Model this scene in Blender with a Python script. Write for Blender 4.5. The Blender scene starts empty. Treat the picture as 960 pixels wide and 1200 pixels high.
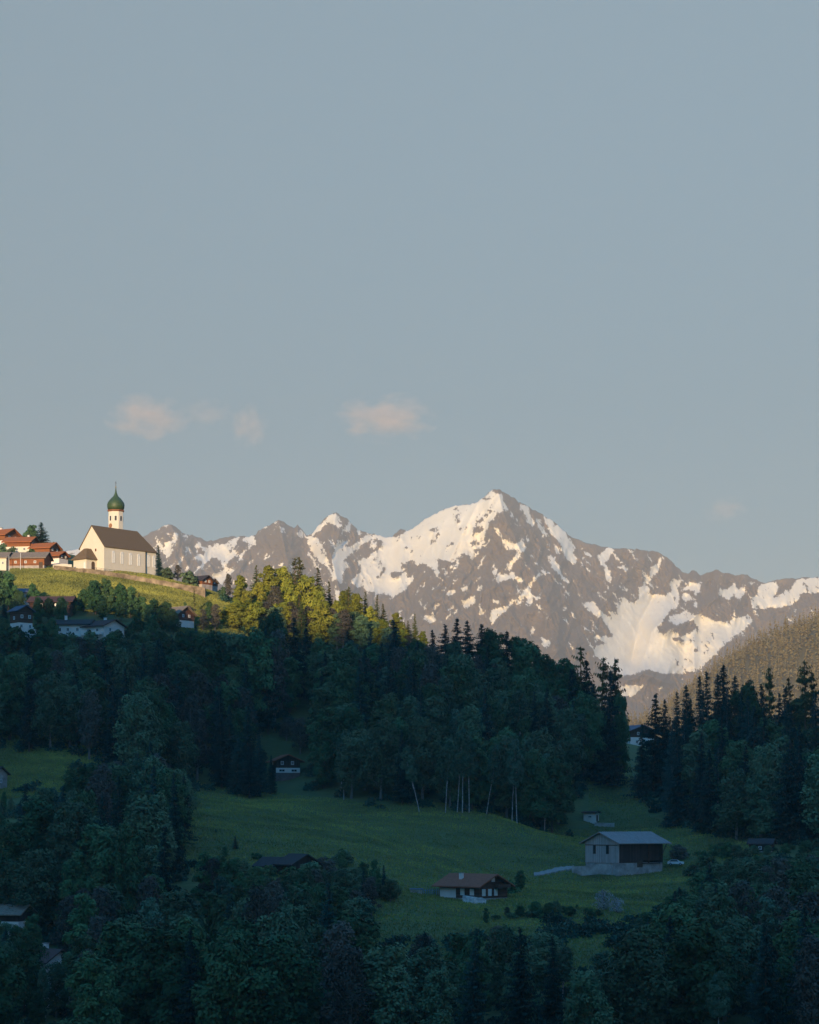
import bpy, math, random
import numpy as np
from mathutils import Vector, Matrix

S = bpy.context.scene
COL = S.collection
R = math.radians

# ------------------------------------------------------------------ camera, sky, sun, exposure
F_PX, CX, HOR = 2500.0, 480.0, 960.0      # focal length in photo pixels, centre column, horizon row
cam_d = bpy.data.cameras.new("camera")
cam = bpy.data.objects.new("camera", cam_d); COL.objects.link(cam)
cam_d.sensor_fit = 'HORIZONTAL'; cam_d.sensor_width = 36.0
cam_d.lens = 36.0 * F_PX / 960.0
cam_d.shift_y = (HOR - 600.0) / 960.0
cam_d.clip_start = 0.5; cam_d.clip_end = 60000.0
cam.location = (0, 0, 0); cam.rotation_euler = (R(90), 0, 0)
S.camera = cam

SUN_EL, SUN_AZ = 7.0, -14.0               # azimuth: degrees to the left of straight behind the camera
world = bpy.data.worlds.new("World"); S.world = world; world.use_nodes = True
wn = world.node_tree.nodes; wl = world.node_tree.links
sky = wn.new('ShaderNodeTexSky'); sky.sky_type = 'NISHITA'; sky.sun_disc = False
sky.sun_elevation = R(SUN_EL); sky.sun_rotation = R(180 - SUN_AZ)
sky.altitude = 900; sky.air_density = 1.0; sky.dust_density = 0.3; sky.ozone_density = 3.0
bg = wn['Background']; bg.inputs['Strength'].default_value = 0.072
# sky gain: low sky evened by elevation, unseen zenith boosted teal to fill shade
_tc = wn.new('ShaderNodeTexCoord'); _sx = wn.new('ShaderNodeSeparateXYZ'); wl.new(_tc.outputs['Generated'], _sx.inputs[0])
_gr = wn.new('ShaderNodeValToRGB'); wl.new(_sx.outputs['Z'], _gr.inputs['Fac'])
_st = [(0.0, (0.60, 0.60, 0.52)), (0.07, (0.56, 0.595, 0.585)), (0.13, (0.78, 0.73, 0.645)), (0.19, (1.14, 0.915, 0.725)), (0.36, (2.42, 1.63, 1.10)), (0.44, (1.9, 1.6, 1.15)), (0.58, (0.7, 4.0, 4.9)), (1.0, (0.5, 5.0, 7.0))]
_gr.color_ramp.elements[0].position = _st[0][0]; _gr.color_ramp.elements[1].position = _st[-1][0]
for _p, _c in _st[1:-1]: _gr.color_ramp.elements.new(_p)
for _el, (_p, _c) in zip(_gr.color_ramp.elements, _st): _el.color = (*_c, 1)
_mu = wn.new('ShaderNodeMix'); _mu.data_type = 'RGBA'; _mu.blend_type = 'MULTIPLY'; _mu.inputs['Factor'].default_value = 1.0
wl.new(sky.outputs[0], _mu.inputs['A']); wl.new(_gr.outputs['Color'], _mu.inputs['B']); 
# unseen sky to the sides and behind is tinted blue to cool the shade
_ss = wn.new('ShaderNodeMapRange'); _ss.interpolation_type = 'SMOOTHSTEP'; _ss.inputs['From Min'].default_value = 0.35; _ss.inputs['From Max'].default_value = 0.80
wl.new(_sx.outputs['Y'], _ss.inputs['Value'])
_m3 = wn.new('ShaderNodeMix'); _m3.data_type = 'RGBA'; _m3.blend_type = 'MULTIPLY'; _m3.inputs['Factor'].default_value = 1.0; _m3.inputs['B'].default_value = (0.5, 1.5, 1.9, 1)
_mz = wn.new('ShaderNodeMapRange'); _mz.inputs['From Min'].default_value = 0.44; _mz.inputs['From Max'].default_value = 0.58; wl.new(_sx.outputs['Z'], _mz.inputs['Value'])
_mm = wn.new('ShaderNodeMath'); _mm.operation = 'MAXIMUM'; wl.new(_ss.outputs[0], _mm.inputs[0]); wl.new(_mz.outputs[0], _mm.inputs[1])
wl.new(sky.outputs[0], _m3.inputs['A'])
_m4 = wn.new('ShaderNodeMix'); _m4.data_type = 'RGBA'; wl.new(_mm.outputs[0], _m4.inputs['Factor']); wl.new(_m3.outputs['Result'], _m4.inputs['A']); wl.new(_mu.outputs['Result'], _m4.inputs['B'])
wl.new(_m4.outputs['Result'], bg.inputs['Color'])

sun_d = bpy.data.lights.new("sun", 'SUN'); sun_d.energy = 5.0; sun_d.angle = R(0.5); sun_d.color = (1.0, 0.72, 0.41)
sun = bpy.data.objects.new("sun", sun_d); COL.objects.link(sun)
_e, _a = R(SUN_EL), R(SUN_AZ)
sun_dir = Vector((-math.sin(_a) * math.cos(_e), math.cos(_a) * math.cos(_e), -math.sin(_e)))
sun.rotation_euler = sun_dir.to_track_quat('-Z', 'Y').to_euler()
sun.location = (-60, -300, 900)

S.view_settings.view_transform = 'Standard'; S.view_settings.look = 'None'
S.view_settings.gamma = 1.0; S.view_settings.exposure = 0.70; S.view_settings.use_curve_mapping = False
S.cycles.volume_bounces = 1
S.cycles.max_bounces = 5
S.cycles.use_denoising = True

HAZE_DENSITY = 6.6e-5
HAZE_COLOR = (0.93, 0.87, 0.79)

# ------------------------------------------------------------------ noise helpers
_rs = np.random.RandomState(7)
_perm = np.concatenate([_rs.permutation(256)] * 2)
_grad = _rs.uniform(-1, 1, 512)
def vnoise(x, y, seed=0):
    x = np.asarray(x, float) + seed * 17.31; y = np.asarray(y, float) + seed * 9.77
    xi = np.floor(x).astype(int); yi = np.floor(y).astype(int)
    fx = x - xi; fy = y - yi
    fx = fx * fx * fx * (fx * (fx * 6 - 15) + 10); fy = fy * fy * fy * (fy * (fy * 6 - 15) + 10)
    def h(a, b): return _grad[_perm[(_perm[a & 255] + b) & 255]]
    return (h(xi, yi) * (1 - fx) + h(xi + 1, yi) * fx) * (1 - fy) + (h(xi, yi + 1) * (1 - fx) + h(xi + 1, yi + 1) * fx) * fy
def fbm(x, y, oct=4, seed=0, gain=0.5):
    s = 0; a = 1.0
    for o in range(oct):
        s = s + a * vnoise(x * 2 ** o, y * 2 ** o, seed + o * 3); a *= gain
    return s
def ridged(x, y, oct=4, seed=0):
    s = 0; a = 1.0
    for o in range(oct):
        s = s + a * (1 - 2 * np.abs(vnoise(x * 2 ** o, y * 2 ** o, seed + o * 5))); a *= 0.5
    return s
def sstep(a, b, x):
    t = np.clip((x - a) / (b - a), 0, 1); return t * t * (3 - 2 * t)

def P(px, row, Y):
    return Vector(((px - CX) / F_PX * Y, Y, (HOR - row) / F_PX * Y))

# ------------------------------------------------------------------ terrain
CTRL = [  # (column, row, distance): measured ground points on the slope
 (-60,1265,345),(100,1262,345),(300,1262,345),(480,1260,345),(700,1260,345),(900,1260,345),(1040,1260,345),
 (0,1140,440),(200,1146,430),(400,1120,440),(570,1092,455),(700,1110,440),(850,1120,440),(1000,1120,440),
 (50,1020,500),(200,975,540),(300,1008,520),(400,1040,482),(650,1062,490),(900,1065,500),(1000,1060,500),
 (552,1052,500),(500,1050,500),(735,1021,560),(700,1022,556),(775,1018,565),(850,1012,560),(640,1024,552),(680,1017,556),(950,1000,570),
 (693,962,640),(640,975,620),(500,957,600),(420,975,570),(320,946,600),(230,932,610),(600,964,605),(420,1005,530),
 (333,908,660),(345,930,628),(40,902,600),(0,925,585),(90,880,625),(100,868,640),(-60,900,605),
 (715,905,720),(735,874,800),(700,940,670),(760,935,660),(850,962,620),(950,980,600),(850,906,700),(960,910,700),
 (560,811,720),(450,815,720),(640,850,720),(640,900,660),(480,880,655),(400,870,660),(560,890,655),(250,870,660),
 (480,755,780),(380,742,790),(300,738,770),(300,790,715),(200,790,690),(100,790,675),(0,790,670),
 (110,744,700),(30,744,695),(150,738,705),(20,760,685),(210,738,735),
 (55,705,742),(100,702,748),(160,703,760),(200,705,765),(250,712,770),
 (122,672,792),(90,671,788),(180,681,788),(225,690,784),(245,695,782),(66,669,786),
 (140,669,815),(110,667,812),(185,675,808),(235,690,800),(150,668,840),
 (30,668,790),(0,668,790),(25,651,830),(5,646,845),(45,644,850),(60,656,826),(70,661,815),(-40,650,830),
 (740,915,860),(850,945,860),(640,900,860),(350,728,830),(450,740,830),(560,800,800),(650,860,800),(850,900,800),
]
_cp = np.array([((p - CX) / F_PX * y, y, (HOR - r) / F_PX * y) for p, r, y in CTRL])
_C2 = 12.0 ** 2
def _phi(d2): return np.sqrt(d2 + _C2)
_n = len(_cp)
_A = np.zeros((_n + 3, _n + 3))
_d2 = (_cp[:, None, 0] - _cp[None, :, 0]) ** 2 + (_cp[:, None, 1] - _cp[None, :, 1]) ** 2
_A[:_n, :_n] = _phi(_d2) - np.eye(_n) * 0.4
_A[:_n, _n] = 1; _A[:_n, _n + 1] = _cp[:, 0]; _A[:_n, _n + 2] = _cp[:, 1]; _A[_n:, :_n] = _A[:_n, _n:].T
_w = np.linalg.solve(_A, np.concatenate([_cp[:, 2], np.zeros(3)]))
def _rbf(x, y):
    out = np.full(x.shape, _w[_n]) + _w[_n + 1] * x + _w[_n + 2] * y
    for i in range(_n):
        out += _w[i] * _phi((x - _cp[i, 0]) ** 2 + (y - _cp[i, 1]) ** 2)
    return out
RIDGE_Y, RIDGE_Z = -520.0, 233.0
def terrain(x, y):
    x = np.asarray(x, float); y = np.asarray(y, float)
    near = np.interp(y, [-1500, -950, RIDGE_Y, -330, -60, 0, 6, 60, 150, 220, 340], [60, 130, RIDGE_Z, 120, -2.2, -1.8, -1.8, -14, -28, -36, -42])
    near = near + np.where(y < -100, 2.5 * fbm(x / 90, y / 90, 3, 4) * sstep(-100, -300, y), 0)
    xc = np.clip(x, -330, 300)
    z = _rbf(xc, np.clip(y, 330, 900))
    z = np.where(z < -70, -70, z)
    z = near + (z - near) * sstep(230, 345, y)
    far = np.interp(y, [850, 1000, 1400, 16000], [0, -30, -75, -75])
    z = z + (far - z) * sstep(850, 1050, y)
    side = sstep(330, 900, np.abs(x)) * sstep(230, 345, y)
    z = z + (-60 - z) * side * 0.6
    z = z + 0.35 * fbm(x / 14, y / 14, 3, 11) * sstep(200, 350, y)
    return z
def G(px, Y):
    x = (px - CX) / F_PX * Y
    return Vector((x, Y, float(terrain(np.array([x]), np.array([Y]))[0])))

# ------------------------------------------------------------------ materials
def new_mat(name):
    m = bpy.data.materials.new(name); m.use_nodes = True
    return m, m.node_tree.nodes, m.node_tree.links, m.node_tree.nodes['Principled BSDF']
def mat(name, col, rough=0.8, var=0.25, scale=1.5, stretch=(1, 1, 1), bump=0.0, spec=0.25, objvar=0.0):
    m, n, l, b = new_mat(name)
    tc = n.new('ShaderNodeTexCoord'); mp = n.new('ShaderNodeMapping'); mp.inputs['Scale'].default_value = stretch
    l.new(tc.outputs['Object'], mp.inputs['Vector'])
    nz = n.new('ShaderNodeTexNoise'); nz.inputs['Scale'].default_value = scale; nz.inputs['Detail'].default_value = 5; nz.inputs['Roughness'].default_value = 0.65
    l.new(mp.outputs[0], nz.inputs['Vector'])
    rp = n.new('ShaderNodeValToRGB')
    rp.color_ramp.elements[0].position = 0.3; rp.color_ramp.elements[1].position = 0.7
    rp.color_ramp.elements[0].color = (*[c * (1 - var) for c in col], 1)
    rp.color_ramp.elements[1].color = (*[min(1, c * (1 + var)) for c in col], 1)
    l.new(nz.outputs['Fac'], rp.inputs['Fac'])
    l.new(rp.outputs['Color'], b.inputs['Base Color'])
    b.inputs['Roughness'].default_value = rough; b.inputs['Specular IOR Level'].default_value = spec
    if bump:
        bp = n.new('ShaderNodeBump'); bp.inputs['Strength'].default_value = bump; bp.inputs['Distance'].default_value = 0.05
        l.new(nz.outputs['Fac'], bp.inputs['Height']); l.new(bp.outputs[0], b.inputs['Normal'])
    return m
def plank_mat(name, col, axis='x', width=0.35, var=0.35):
    m, n, l, b = new_mat(name)
    tc = n.new('ShaderNodeTexCoord'); sp = n.new('ShaderNodeSeparateXYZ'); l.new(tc.outputs['Object'], sp.inputs[0])
    if axis == 'z': src = sp.outputs['Z']
    else:
        ad = n.new('ShaderNodeMath'); ad.operation = 'ADD'; l.new(sp.outputs['X'], ad.inputs[0]); l.new(sp.outputs['Y'], ad.inputs[1]); src = ad.outputs[0]
    dv = n.new('ShaderNodeMath'); dv.operation = 'DIVIDE'; dv.inputs[1].default_value = width; l.new(src, dv.inputs[0])
    fl = n.new('ShaderNodeMath'); fl.operation = 'FLOOR'; l.new(dv.outputs[0], fl.inputs[0])
    wn_ = n.new('ShaderNodeTexWhiteNoise'); wn_.noise_dimensions = '1D'; l.new(fl.outputs[0], wn_.inputs['W'])
    nz = n.new('ShaderNodeTexNoise'); nz.inputs['Scale'].default_value = 1.2; nz.inputs['Detail'].default_value = 6
    l.new(tc.outputs['Object'], nz.inputs['Vector'])
    mx = n.new('ShaderNodeMath'); mx.operation = 'ADD'; l.new(wn_.outputs['Value'], mx.inputs[0]); l.new(nz.outputs['Fac'], mx.inputs[1])
    hf = n.new('ShaderNodeMath'); hf.operation = 'MULTIPLY'; hf.inputs[1].default_value = 0.5; l.new(mx.outputs[0], hf.inputs[0])
    rp = n.new('ShaderNodeValToRGB')
    rp.color_ramp.elements[0].position = 0.2; rp.color_ramp.elements[1].position = 0.85
    rp.color_ramp.elements[0].color = (*[c * (1 - var) for c in col], 1); rp.color_ramp.elements[1].color = (*[c * (1 + var) for c in col], 1)
    l.new(hf.outputs[0], rp.inputs['Fac']); l.new(rp.outputs['Color'], b.inputs['Base Color'])
    b.inputs['Roughness'].default_value = 0.8; b.inputs['Specular IOR Level'].default_value = 0.2
    return m
def leaf_mat(name, dark, light, rough=0.75, hue=0.03):
    """leaf colour: each leaf clump has its own tone, each tree its own cast"""
    m, n, l, b = new_mat(name)
    at = n.new('ShaderNodeAttribute'); at.attribute_name = 'tone'
    rp = n.new('ShaderNodeValToRGB'); rp.color_ramp.elements[0].color = (*dark, 1); rp.color_ramp.elements[1].color = (*light, 1)
    l.new(at.outputs['Fac'], rp.inputs['Fac'])
    oi = n.new('ShaderNodeObjectInfo')
    hs = n.new('ShaderNodeHueSaturation')
    mr = n.new('ShaderNodeMapRange'); mr.inputs['To Min'].default_value = 0.5 - hue; mr.inputs['To Max'].default_value = 0.5 + hue
    l.new(oi.outputs['Random'], mr.inputs['Value']); l.new(mr.outputs[0], hs.inputs['Hue'])
    m2 = n.new('ShaderNodeMath'); m2.operation = 'MULTIPLY'; m2.inputs[1].default_value = 7.31; l.new(oi.outputs['Random'], m2.inputs[0])
    m3 = n.new('ShaderNodeMath'); m3.operation = 'FRACT'; l.new(m2.outputs[0], m3.inputs[0])
    mv = n.new('ShaderNodeMapRange'); mv.inputs['To Min'].default_value = 0.65; mv.inputs['To Max'].default_value = 1.35
    l.new(m3.outputs[0], mv.inputs['Value']); l.new(mv.outputs[0], hs.inputs['Value'])
    l.new(rp.outputs['Color'], hs.inputs['Color']); l.new(hs.outputs['Color'], b.inputs['Base Color'])
    b.inputs['Roughness'].default_value = rough; b.inputs['Specular IOR Level'].default_value = 0.072
    return m

M = {}
M['plaster_cream'] = mat('cream_plaster', (0.62, 0.56, 0.46), 0.85, 0.05, 0.35)
M['plaster_white'] = mat('white_plaster', (0.74, 0.66, 0.60), 0.85, 0.07, 0.6)
M['church_roof'] = mat('grey_brown_shingles', (0.140, 0.094, 0.050), 0.85, 0.25, 2.5, (1, 1, 5))
M['copper'] = mat('green_copper_sheet', (0.036, 0.066, 0.018), 0.55, 0.25, 1.2, spec=0.5)
M['cornice'] = mat('red_brown_cornice', (0.25, 0.10, 0.05), 0.8)
M['clock'] = mat('clock_face_red_brown', (0.28, 0.12, 0.06), 0.7, 0.1)
M['gold'] = mat('gilded_metal', (0.30, 0.22, 0.10), 0.4, 0.1)
M['iron'] = mat('dark_iron', (0.04, 0.04, 0.04), 0.6, 0.2)
M['pane_pale'] = mat('pale_reflection_glass', (0.74, 0.70, 0.62), 0.25, 0.12, 2.0, spec=0.5)  # pale base colour paints a reflection into the church glass
M['pane_dark'] = mat('dark_window_glass', (0.03, 0.035, 0.04), 0.15, 0.2, 2.0, spec=0.5)
M['frame_white'] = mat('white_window_paint', (0.68, 0.68, 0.66), 0.6, 0.05)
M['door_brown'] = mat('brown_door_wood', (0.07, 0.045, 0.03), 0.7, 0.2)
M['wood_orange'] = plank_mat('orange_brown_timber', (0.21, 0.080, 0.032), 'z', 0.3)
M['wood_brown'] = plank_mat('brown_timber', (0.095, 0.048, 0.032), 'z', 0.3)
M['wood_dark'] = plank_mat('dark_brown_boards', (0.055, 0.036, 0.03), 'x', 0.35)
M['wood_grey'] = plank_mat('weathered_grey_boards', (0.42, 0.36, 0.33), 'x', 0.4, 0.22)
M['roof_orange'] = mat('orange_clay_tiles', (0.33, 0.115, 0.045), 0.85, 0.2, 2.0, (1, 1, 4), spec=0.04)
M['roof_brown'] = mat('brown_clay_tiles', (0.30, 0.105, 0.062), 0.85, 0.22, 1.6, (1, 1, 4), spec=0.04)
M['roof_grey'] = mat('grey_sheet_roof', (0.30, 0.25, 0.23), 0.6, 0.18, 0.5, (4, 1, 1), spec=0.04)
M['roof_slate'] = mat('dark_slate_roof', (0.060, 0.048, 0.044), 0.7, 0.2, 1.5, spec=0.04)
M['roof_bluegrey'] = mat('blue_grey_metal_roof', (0.09, 0.10, 0.13), 0.5, 0.15, 0.8, spec=0.04)
M['roof_taupe'] = mat('weathered_taupe_shingles', (0.22, 0.175, 0.13), 0.85, 0.25, 1.5, spec=0.04)
M['roof_mauve'] = mat('dark_mauve_tiles', (0.11, 0.062, 0.052), 0.85, 0.2, 1.6, (1, 1, 4), spec=0.04)
M['concrete'] = mat('pale_concrete', (0.33, 0.29, 0.265), 0.9, 0.42, 0.45)
M['gravel'] = mat('pale_gravel_track', (0.27, 0.235, 0.21), 0.95, 0.2, 1.5)
M['bark'] = mat('grey_brown_bark', (0.085, 0.065, 0.05), 0.9, 0.35, 2.0, (2, 2, 0.5))
M['bark_pine'] = mat('reddish_pine_bark', (0.15, 0.085, 0.05), 0.9, 0.35, 2.0, (2, 2, 0.5))
M['birch_bark'] = mat('white_birch_bark', (0.34, 0.31, 0.285), 0.8, 0.6, 1.4, (1, 1, 2.0))
M['grey_bark'] = mat('pale_grey_bark', (0.17, 0.155, 0.14), 0.85, 0.3, 1.0, (1, 1, 2))
M['needles'] = leaf_mat('spruce_needles', (0.008, 0.028, 0.024), (0.028, 0.074, 0.056), hue=0.02)
M['needles_sun_tinted'] = leaf_mat('sun_tinted_spruce_needles', (0.034, 0.050, 0.014), (0.105, 0.125, 0.036), hue=0.02)  # lit copy of the spruce needles, low sun painted into the colour
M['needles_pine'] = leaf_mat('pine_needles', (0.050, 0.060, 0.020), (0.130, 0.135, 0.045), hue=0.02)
M['leaves'] = leaf_mat('fresh_broadleaf_leaves', (0.026, 0.064, 0.030), (0.092, 0.160, 0.060), hue=0.025)
M['leaves_sun_tinted'] = leaf_mat('sun_tinted_spring_leaves', (0.105, 0.130, 0.016), (0.265, 0.265, 0.038), hue=0.02)  # spring leaves, lit counterpart of the teal ones: sunlight painted into the yellow
M['leaves_birch'] = leaf_mat('birch_leaves', (0.034, 0.074, 0.046), (0.096, 0.160, 0.088), hue=0.02)
M['leaves_ash'] = leaf_mat('pale_ash_leaves', (0.046, 0.082, 0.046), (0.118, 0.172, 0.080), hue=0.02)
M['buds'] = leaf_mat('reddish_brown_buds', (0.052, 0.048, 0.038), (0.110, 0.098, 0.072), hue=0.015)
M['blossom'] = leaf_mat('white_blossom', (0.14, 0.13, 0.13), (0.46, 0.42, 0.41), hue=0.01)
M['undergrowth'] = leaf_mat('undergrowth_leaves', (0.014, 0.040, 0.028), (0.042, 0.090, 0.056))
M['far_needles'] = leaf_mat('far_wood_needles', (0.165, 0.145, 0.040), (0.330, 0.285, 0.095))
M['white_paint'] = mat('white_car_paint', (0.75, 0.75, 0.76), 0.3, 0.03, spec=0.5)
M['rubber'] = mat('black_rubber', (0.02, 0.02, 0.02), 0.8)
M['chrome'] = mat('grey_wheel_rim', (0.4, 0.4, 0.42), 0.35, 0.1)
M['tail'] = mat('red_lamp_plastic', (0.35, 0.02, 0.02), 0.3, 0.05)
M['blue_board'] = plank_mat('blue_grey_painted_boards', (0.22, 0.26, 0.34), 'x', 0.3)

# ------------------------------------------------------------------ mesh helpers
def link(name, me, m=None, parent=None, loc=None):
    o = bpy.data.objects.new(name, me); COL.objects.link(o)
    if m is not None and not me.materials: me.materials.append(m)
    if parent is not None: o.parent = parent
    if loc is not None: o.location = loc
    return o
def empty(name, loc=(0, 0, 0), rz=0.0):
    o = bpy.data.objects.new(name, None); COL.objects.link(o)
    o.location = loc; o.rotation_euler = (0, 0, rz); o.empty_display_size = 1.0
    return o
def tag(o, label=None, cat=None, group=None, kind=None):
    if label: o['label'] = label
    if cat: o['category'] = cat
    if group: o['group'] = group
    if kind: o['kind'] = kind
    return o
class MB:
    def __init__(s): s.v = []; s.f = []
    def add(s, vs, fs):
        b = len(s.v); s.v += [tuple(v) for v in vs]; s.f += [tuple(b + i for i in f) for f in fs]; return s
    def box(s, c, d, ux=(1, 0, 0), uy=(0, 1, 0), uz=(0, 0, 1)):
        c = Vector(c); ux, uy, uz = Vector(ux) * d[0] / 2, Vector(uy) * d[1] / 2, Vector(uz) * d[2] / 2
        vs = [c + ux * a + uy * b_ + uz * e for e in (-1, 1) for b_ in (-1, 1) for a in (-1, 1)]
        return s.add(vs, [(0, 2, 3, 1), (4, 5, 7, 6), (0, 1, 5, 4), (2, 6, 7, 3), (0, 4, 6, 2), (1, 3, 7, 5)])
    def prism_x(s, prof, x0, x1):
        """profile of (y, z) points extruded along x"""
        n = len(prof)
        vs = [(x0, y, z) for y, z in prof] + [(x1, y, z) for y, z in prof]
        return s.add(vs, [tuple(range(n)), tuple(range(2 * n - 1, n - 1, -1))] + [(i, i + n, (i + 1) % n + n, (i + 1) % n) for i in range(n)])
    def prism_z(s, poly, z0, z1):
        n = len(poly)
        vs = [(x, y, z0) for x, y in poly] + [(x, y, z1) for x, y in poly]
        return s.add(vs, [tuple(range(n - 1, -1, -1)), tuple(range(n, 2 * n))] + [(i, (i + 1) % n, (i + 1) % n + n, i + n) for i in range(n)])
    def shell(s, vs, fs, dz):
        """a roof skin with thickness dz"""
        n = len(vs)
        edges = {}
        for f in fs:
            for a, b_ in zip(f, f[1:] + f[:1]): edges[(a, b_)] = 1
        allf = [tuple(f) for f in fs] + [tuple(i + n for i in reversed(f)) for f in fs]
        for (a, b_) in list(edges):
            if (b_, a) not in edges: allf.append((b_, a, a + n, b_ + n))
        return s.add(list(vs) + [(x, y, z - dz) for x, y, z in vs], allf)
    def tube(s, pts, radii, seg=6, cap=True):
        b = len(s.v); n = len(pts)
        for i, p in enumerate(pts):
            p = Vector(p)
            d = (Vector(pts[min(i + 1, n - 1)]) - Vector(pts[max(i - 1, 0)]))
            if d.length < 1e-6: d = Vector((0, 0, 1))
            d.normalize()
            a = d.orthogonal().normalized() if abs(d.z) < 0.9 else (Vector((1, 0, 0)) - d * d.x).normalized()
            c = d.cross(a)
            for k in range(seg):
                t = 2 * math.pi * k / seg
                s.v.append(tuple(p + (a * math.cos(t) + c * math.sin(t)) * radii[i]))
        for i in range(n - 1):
            for k in range(seg):
                s.f.append((b + i * seg + k, b + i * seg + (k + 1) % seg, b + (i + 1) * seg + (k + 1) % seg, b + (i + 1) * seg + k))
        if cap:
            s.f.append(tuple(b + k for k in range(seg - 1, -1, -1))); s.f.append(tuple(b + (n - 1) * seg + k for k in range(seg)))
        return s
    def lathe(s, prof, seg=24, c=(0, 0), phase=0.0):
        b = len(s.v)
        for r_, z in prof:
            for k in range(seg):
                t = 2 * math.pi * k / seg + phase
                s.v.append((c[0] + r_ * math.cos(t), c[1] + r_ * math.sin(t), z))
        for i in range(len(prof) - 1):
            for k in range(seg):
                s.f.append((b + i * seg + k, b + i * seg + (k + 1) % seg, b + (i + 1) * seg + (k + 1) % seg, b + (i + 1) * seg + k))
        s.f.append(tuple(b + k for k in range(seg - 1, -1, -1))); m_ = b + (len(prof) - 1) * seg
        s.f.append(tuple(m_ + k for k in range(seg)))
        return s
    def mesh(s, name):
        me = bpy.data.meshes.new(name); me.from_pydata(s.v, [], s.f); me.update(); return me
    def build(s, name, m, parent=None, loc=None):
        return link(name, s.mesh(name), m, parent, loc)
def grid_mesh(name, X, Y, Z, smooth=True):
    h, w = X.shape
    me = bpy.data.meshes.new(name)
    co = np.stack([X, Y, Z], -1).reshape(-1, 3).astype(np.float32)
    idx = np.arange(h * w).reshape(h, w)
    q = np.stack([idx[:-1, :-1], idx[:-1, 1:], idx[1:, 1:], idx[1:, :-1]], -1).reshape(-1, 4).astype(np.int32)
    me.vertices.add(len(co)); me.vertices.foreach_set('co', co.ravel())
    me.loops.add(q.size); me.loops.foreach_set('vertex_index', q.ravel())
    me.polygons.add(len(q)); me.polygons.foreach_set('loop_start', np.arange(0, q.size, 4, dtype=np.int32))
    if smooth: me.polygons.foreach_set('use_smooth', np.ones(len(q), dtype=bool))
    me.update(calc_edges=True); return me
def leaf_mesh(name, c, u, v, tone):
    """diamond leaf clumps: centre c, half axes u and v, colour tone per face"""
    n = len(c)
    co = np.stack([c - u, c + v, c + u, c - v], 1).reshape(-1, 3).astype(np.float32)
    me = bpy.data.meshes.new(name)
    me.vertices.add(4 * n); me.vertices.foreach_set('co', co.ravel())
    me.loops.add(4 * n); me.loops.foreach_set('vertex_index', np.arange(4 * n, dtype=np.int32))
    me.polygons.add(n); me.polygons.foreach_set('loop_start', np.arange(0, 4 * n, 4, dtype=np.int32))
    me.update(calc_edges=True)
    a = me.attributes.new('tone', 'FLOAT', 'FACE'); a.data.foreach_set('value', np.clip(tone, 0, 1).astype(np.float32))
    return me
def rand_unit(rs, n):
    v = rs.normal(size=(n, 3)); return v / np.linalg.norm(v, axis=1, keepdims=True)
def perp_pair(rs, nrm):
    a = np.cross(nrm, rand_unit(rs, len(nrm))); a /= np.linalg.norm(a, axis=1, keepdims=True) + 1e-9
    return a, np.cross(nrm, a)

# ------------------------------------------------------------------ ground sheet
def uniq(a): return np.array(sorted(set(np.round(a, 3))))
gx = uniq(np.concatenate([np.linspace(-9000, -1200, 14), np.linspace(-1200, -340, 30), np.arange(-340, 330, 2.6), np.linspace(330, 1200, 30), np.linspace(1200, 9000, 14)]))
gy = uniq(np.concatenate([np.linspace(-2600, -950, 8), np.arange(-950, -300, 20), np.arange(-300, 330, 10), np.arange(330, 900, 2.4), np.arange(900, 1500, 20), np.linspace(1500, 15500, 24)]))
GX, GY = np.meshgrid(gx, gy)
GZ = terrain(GX, GY)
ground = link('ground', grid_mesh('ground', GX, GY, GZ)); tag(ground, 'grassy valley slope of dark and sunlit meadows', kind='structure')
m, n, l, b = new_mat('meadow_grass')
tc = n.new('ShaderNodeTexCoord')
n1 = n.new('ShaderNodeTexNoise'); n1.inputs['Scale'].default_value = 0.03; n1.inputs['Detail'].default_value = 6; n1.inputs['Roughness'].default_value = 0.6
n2 = n.new('ShaderNodeTexNoise'); n2.inputs['Scale'].default_value = 0.6; n2.inputs['Detail'].default_value = 5; n2.inputs['Roughness'].default_value = 0.7
mp = n.new('ShaderNodeMapping'); mp.inputs['Scale'].default_value = (0.25, 1.2, 2.0); mp.inputs['Rotation'].default_value = (0, 0, R(-12))
l.new(tc.outputs['Object'], n1.inputs['Vector']); l.new(tc.outputs['Object'], mp.inputs['Vector']); l.new(mp.outputs[0], n2.inputs['Vector'])
mixn = n.new('ShaderNodeMath'); mixn.operation = 'ADD'; l.new(n1.outputs['Fac'], mixn.inputs[0]); l.new(n2.outputs['Fac'], mixn.inputs[1])
hv = n.new('ShaderNodeMath'); hv.operation = 'MULTIPLY'; hv.inputs[1].default_value = 0.5; l.new(mixn.outputs[0], hv.inputs[0])
rp = n.new('ShaderNodeValToRGB'); rp.color_ramp.elements[0].position = 0.34; rp.color_ramp.elements[1].position = 0.66
rp.color_ramp.elements[0].color = (0.074, 0.092, 0.038, 1); rp.color_ramp.elements[1].color = (0.150, 0.160, 0.058, 1)
e = rp.color_ramp.elements.new(0.52); e.color = (0.106, 0.120, 0.046, 1)
l.new(hv.outputs[0], rp.inputs['Fac']); l.new(rp.outputs['Color'], b.inputs['Base Color'])
b.inputs['Roughness'].default_value = 0.95; b.inputs['Specular IOR Level'].default_value = 0.1
bp = n.new('ShaderNodeBump'); bp.inputs['Strength'].default_value = 0.5; bp.inputs['Distance'].default_value = 0.4
l.new(n2.outputs['Fac'], bp.inputs['Height']); l.new(bp.outputs[0], b.inputs['Normal'])
ground.data.materials.append(m)

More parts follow.
